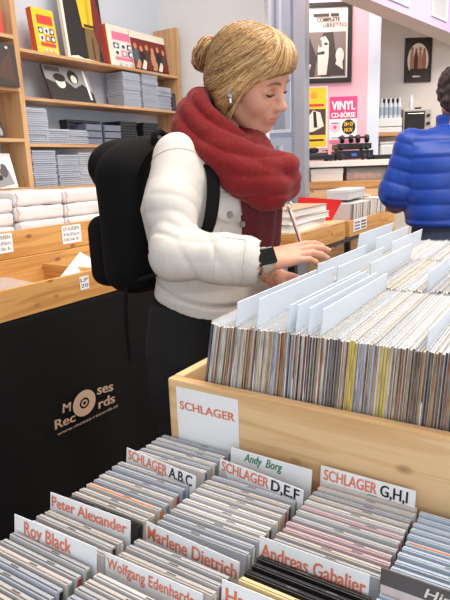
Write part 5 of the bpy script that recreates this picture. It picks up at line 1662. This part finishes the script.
d = obj('door', bx(B(), .01, ow * .76, 0, .01, .02, oh - .02), mat('oven_glass', (40, 34, 32), .1), r)
b = B(); tube(b, [(.03, -.012, oh - .04), (ow * .7, -.012, oh - .04)], .004); obj('handle', b, METAL, d)
for k in range(2):
    b = B(); cyl(b, (ow * .88, .01, oh * (.35 + .35 * k)), (ow * .88, -.008, oh * (.35 + .35 * k)), .014); obj('knob', b, BLACK, r)
u = onw(415, 100, WN)[0]; hb = onw(415, 94, WN)[1] - zo
r = far('bottle', 'tall narrow white bottle standing alone on the toaster oven', 'bottle', u, WN + .1, zo + .002)
b = B(); lathe(b, [(.018, 0), (.0195, .005), (.0195, hb * .74), (.010, hb * .84)], n=16); obj('bottle_body', b, BOT, r, smooth=True)
b = B(); lathe(b, [(.011, hb * .84), (.011, hb)], n=12); obj('cap', b, CAPM, r)
u = onw(421, 108, WN)[0]
r = far('small_dish', 'small dark dish on the toaster oven', 'dish', u, WN + .08, zo + .002)
b = B(); lathe(b, [(.02, 0), (.035, .014), (.033, .016), (.018, .004)], n=18); obj('bowl', b, BRN, r)
a, b_u = onw(376, 150, WN)[0], onw(400, 150, WN)[0]
r = far('glossy_container', 'glossy white container on the lower shelf of the nook', 'container', a, WN + .04, zn - .339)
obj('tub', bx(B(), .05 if a < u0 + .05 else 0, b_u - a, 0, .18, 0, .24), mat('tub_gloss', (236, 234, 230), .12), r, bevel=.012); obj('tub_lid', bx(B(), .045 if a < u0 + .05 else -.004, b_u - a + .004, -.004, .184, .24, .262), mat('tub_lid', (214, 210, 206), .2), r, bevel=.006)

# island counter beyond the woman with two crates
XI = -1.29
t = thing('island_table', 'dark table under the two crates beyond the woman', 'table', (XI - .18, 3.6, 0))
obj('tabletop', bx(B(), -.18, .17, -.92, .82, .90, .927), BLACK, t)
for sx in (-.17, .14):
    for sy in (-.87, .77): obj('leg', bx(B(), sx - .02, sx + .02, sy - .02, sy + .02, 0, .90), BLACK, t)
cA = crate('wooden_crate', 'pine crate with a paper label, full of discs, beyond the red folder', XI - .34, XI, 3.47, 4.42, .929, 1.03, 1.03)
cB = crate('wooden_crate', 'pine crate with books and a red folder on it, behind the hands', XI - .34, XI, 2.70, 3.39, .929, 1.03, 1.03)
# label on crate A
a, b2 = onx(353.5, 225, XI + .001), onx(366.5, 222, XI + .001)
zt = onx(353.5, 219.5, XI + .001).z; zb2 = onx(353.5, 232, XI + .001).z
r = thing('price_tag', 'white two-column price label on the far crate beside the red folder', 'price tag', (XI + .001, a.y, zb2))
obj('tag_card', bx(B(), 0, .0012, 0, b2.y - a.y, 0, zt - zb2), PAPER, r)
M = frame_m(Vector((.0015, 0, 0)), (0, 1, 0), (0, 0, 1))
art('print', M, b2.y - a.y, zt - zb2, [('r', .08, .12 + .26 * j, .45, .24 + .26 * j, VIOLET) for j in range(3)] + [('r', .55, .12 + .26 * j, .92, .24 + .26 * j, DGR) for j in range(3)], r)
# books and folder on a board over crate B
bd = tag(obj('cover_board', bx(B(), XI - .34, XI, 2.70, 3.39, 1.032, 1.042), PINE_Y), 'thin pine board laid over the crate under the white books', 'board')
BKW = mat('book_pages', (238, 236, 232), .6, .04, 60, (1, 1, 30)); BKC = mat('book_cover_white', (226, 228, 234), .4); BKT = mat('book_cover_tan', (196, 160, 128), .5)
z = 1.0425
bl, br = onx(296, 215, XI - .02).y, onx(325, 215, XI - .02).y
ths = [.042, .036, .040]
for k in range(3):
    r = thing('book', 'thick white-paged book, %s of the pile of three beside the red folder' % ('lowest', 'middle one', 'topmost')[k], 'book', (XI - .14, (bl + br) / 2 + .02, z), (0.06, -.05, .03)[k], 'pile of books')
    hw_ = (br - bl) / 2 + .05; th = ths[k]
    obj('pages', bx(B(), -.10, .105, -hw_ + .004, hw_ - .004, .003, th - .003), BKW, r)
    b = B(); bx(b, -.105, .11, -hw_, hw_, 0, .003); bx(b, -.105, .11, -hw_, hw_, th - .003, th); bx(b, -.108, -.105, -hw_, hw_, 0, th)
    obj('hardcover', b, (BKC, BKC, BKT)[k], r)
    z += th + .0005
PYF = 3.372
q = [ony(298, 197, PYF), ony(342, 200, PYF), ony(331, 228, PYF), ony(298, 228, PYF)]
r = thing('red_folder', 'bright red folder standing behind the pile of white books', 'folder', (q[0].x, PYF, 1.0425))
def slab(pts, y0, y1):
    b = B(); f0 = [b.verts.new((p.x - q[0].x, y0, max(0, p.z - 1.0425))) for p in pts]; f1 = [b.verts.new((p.x - q[0].x, y1, max(0, p.z - 1.0425))) for p in pts]
    b.faces.new(f0); b.faces.new(f1[::-1])
    for i in range(4): b.faces.new((f0[i], f1[i], f1[(i + 1) % 4], f0[(i + 1) % 4]))
    return b
FR = mat('folder_red', (212, 36, 42), .4)
obj('folder_cover', slab(q, 0, .002), FR, r); obj('folder_cover', slab(q, .010, .012), FR, r)
obj('folder_papers', slab([q[0] - Vector((0, 0, .01)), q[1] - Vector((.02, 0, .01)), q[2] - Vector((.02, 0, 0)), q[3]], .003, .009), PAPER, r)
# discs in crate A
DW = [mat('disc_case_a', (230, 226, 222), .4), mat('disc_case_b', (206, 204, 204), .35), mat('disc_case_c', (90, 76, 70), .35), mat('disc_case_d', (240, 236, 228), .5)]
sl = [None] * 4; y = 3.55; i = 0
while y < 4.37:
    for row in (0, 1):
        k = 2 if (row == 0 and 3.95 < y < 4.15 and i % 2) else int(RNG.choice([0, 1, 3]))
        lab = 'disc case standing in the far crate, %s from its near end in the %s row' % (nth(i + 1), ('front', 'rear')[row])
        loc = (XI - .165 - .15 * row, y, .9435 + (.012 if row else 0)); rot = (-.12 + RNG.uniform(-.02, .02), 0, 0)
        if sl[k] is None:
            p = sl[k] = thing('disc_case', lab, 'CD', loc, group='discs in the far crate', rot=rot)
            obj('case_shell', bx(B(), 0, .136, -.006, .006, 0, .188), DW[k], p, bevel=.001); obj('spine_card', bx(B(), .1361, .1366, -.005, .005, .003, .184), DW[(k + 1) % 4], p)
        else: copy_tree(sl[k], loc, rot, lab, 'discs in the far crate')
    y += .0165; i += 1
a = onx(337, 188, XI - .16); b2 = onx(359, 188, XI - .16)
r = thing('grey_box', 'pale grey flat box lying on the discs of the far crate', 'box', (XI - .17, (a.y + b2.y) / 2, 1.148), .1)
hy = (b2.y - a.y) / 2
obj('box_body', bx(B(), -.08, .07, -hy, hy, 0, .06), mat('grey_board', (196, 196, 200), .5), r, bevel=.004); obj('box_lid', bx(B(), -.083, .073, -hy - .003, hy + .003, .045, .066), mat('grey_board_lid', (210, 210, 214), .5), r, bevel=.003)
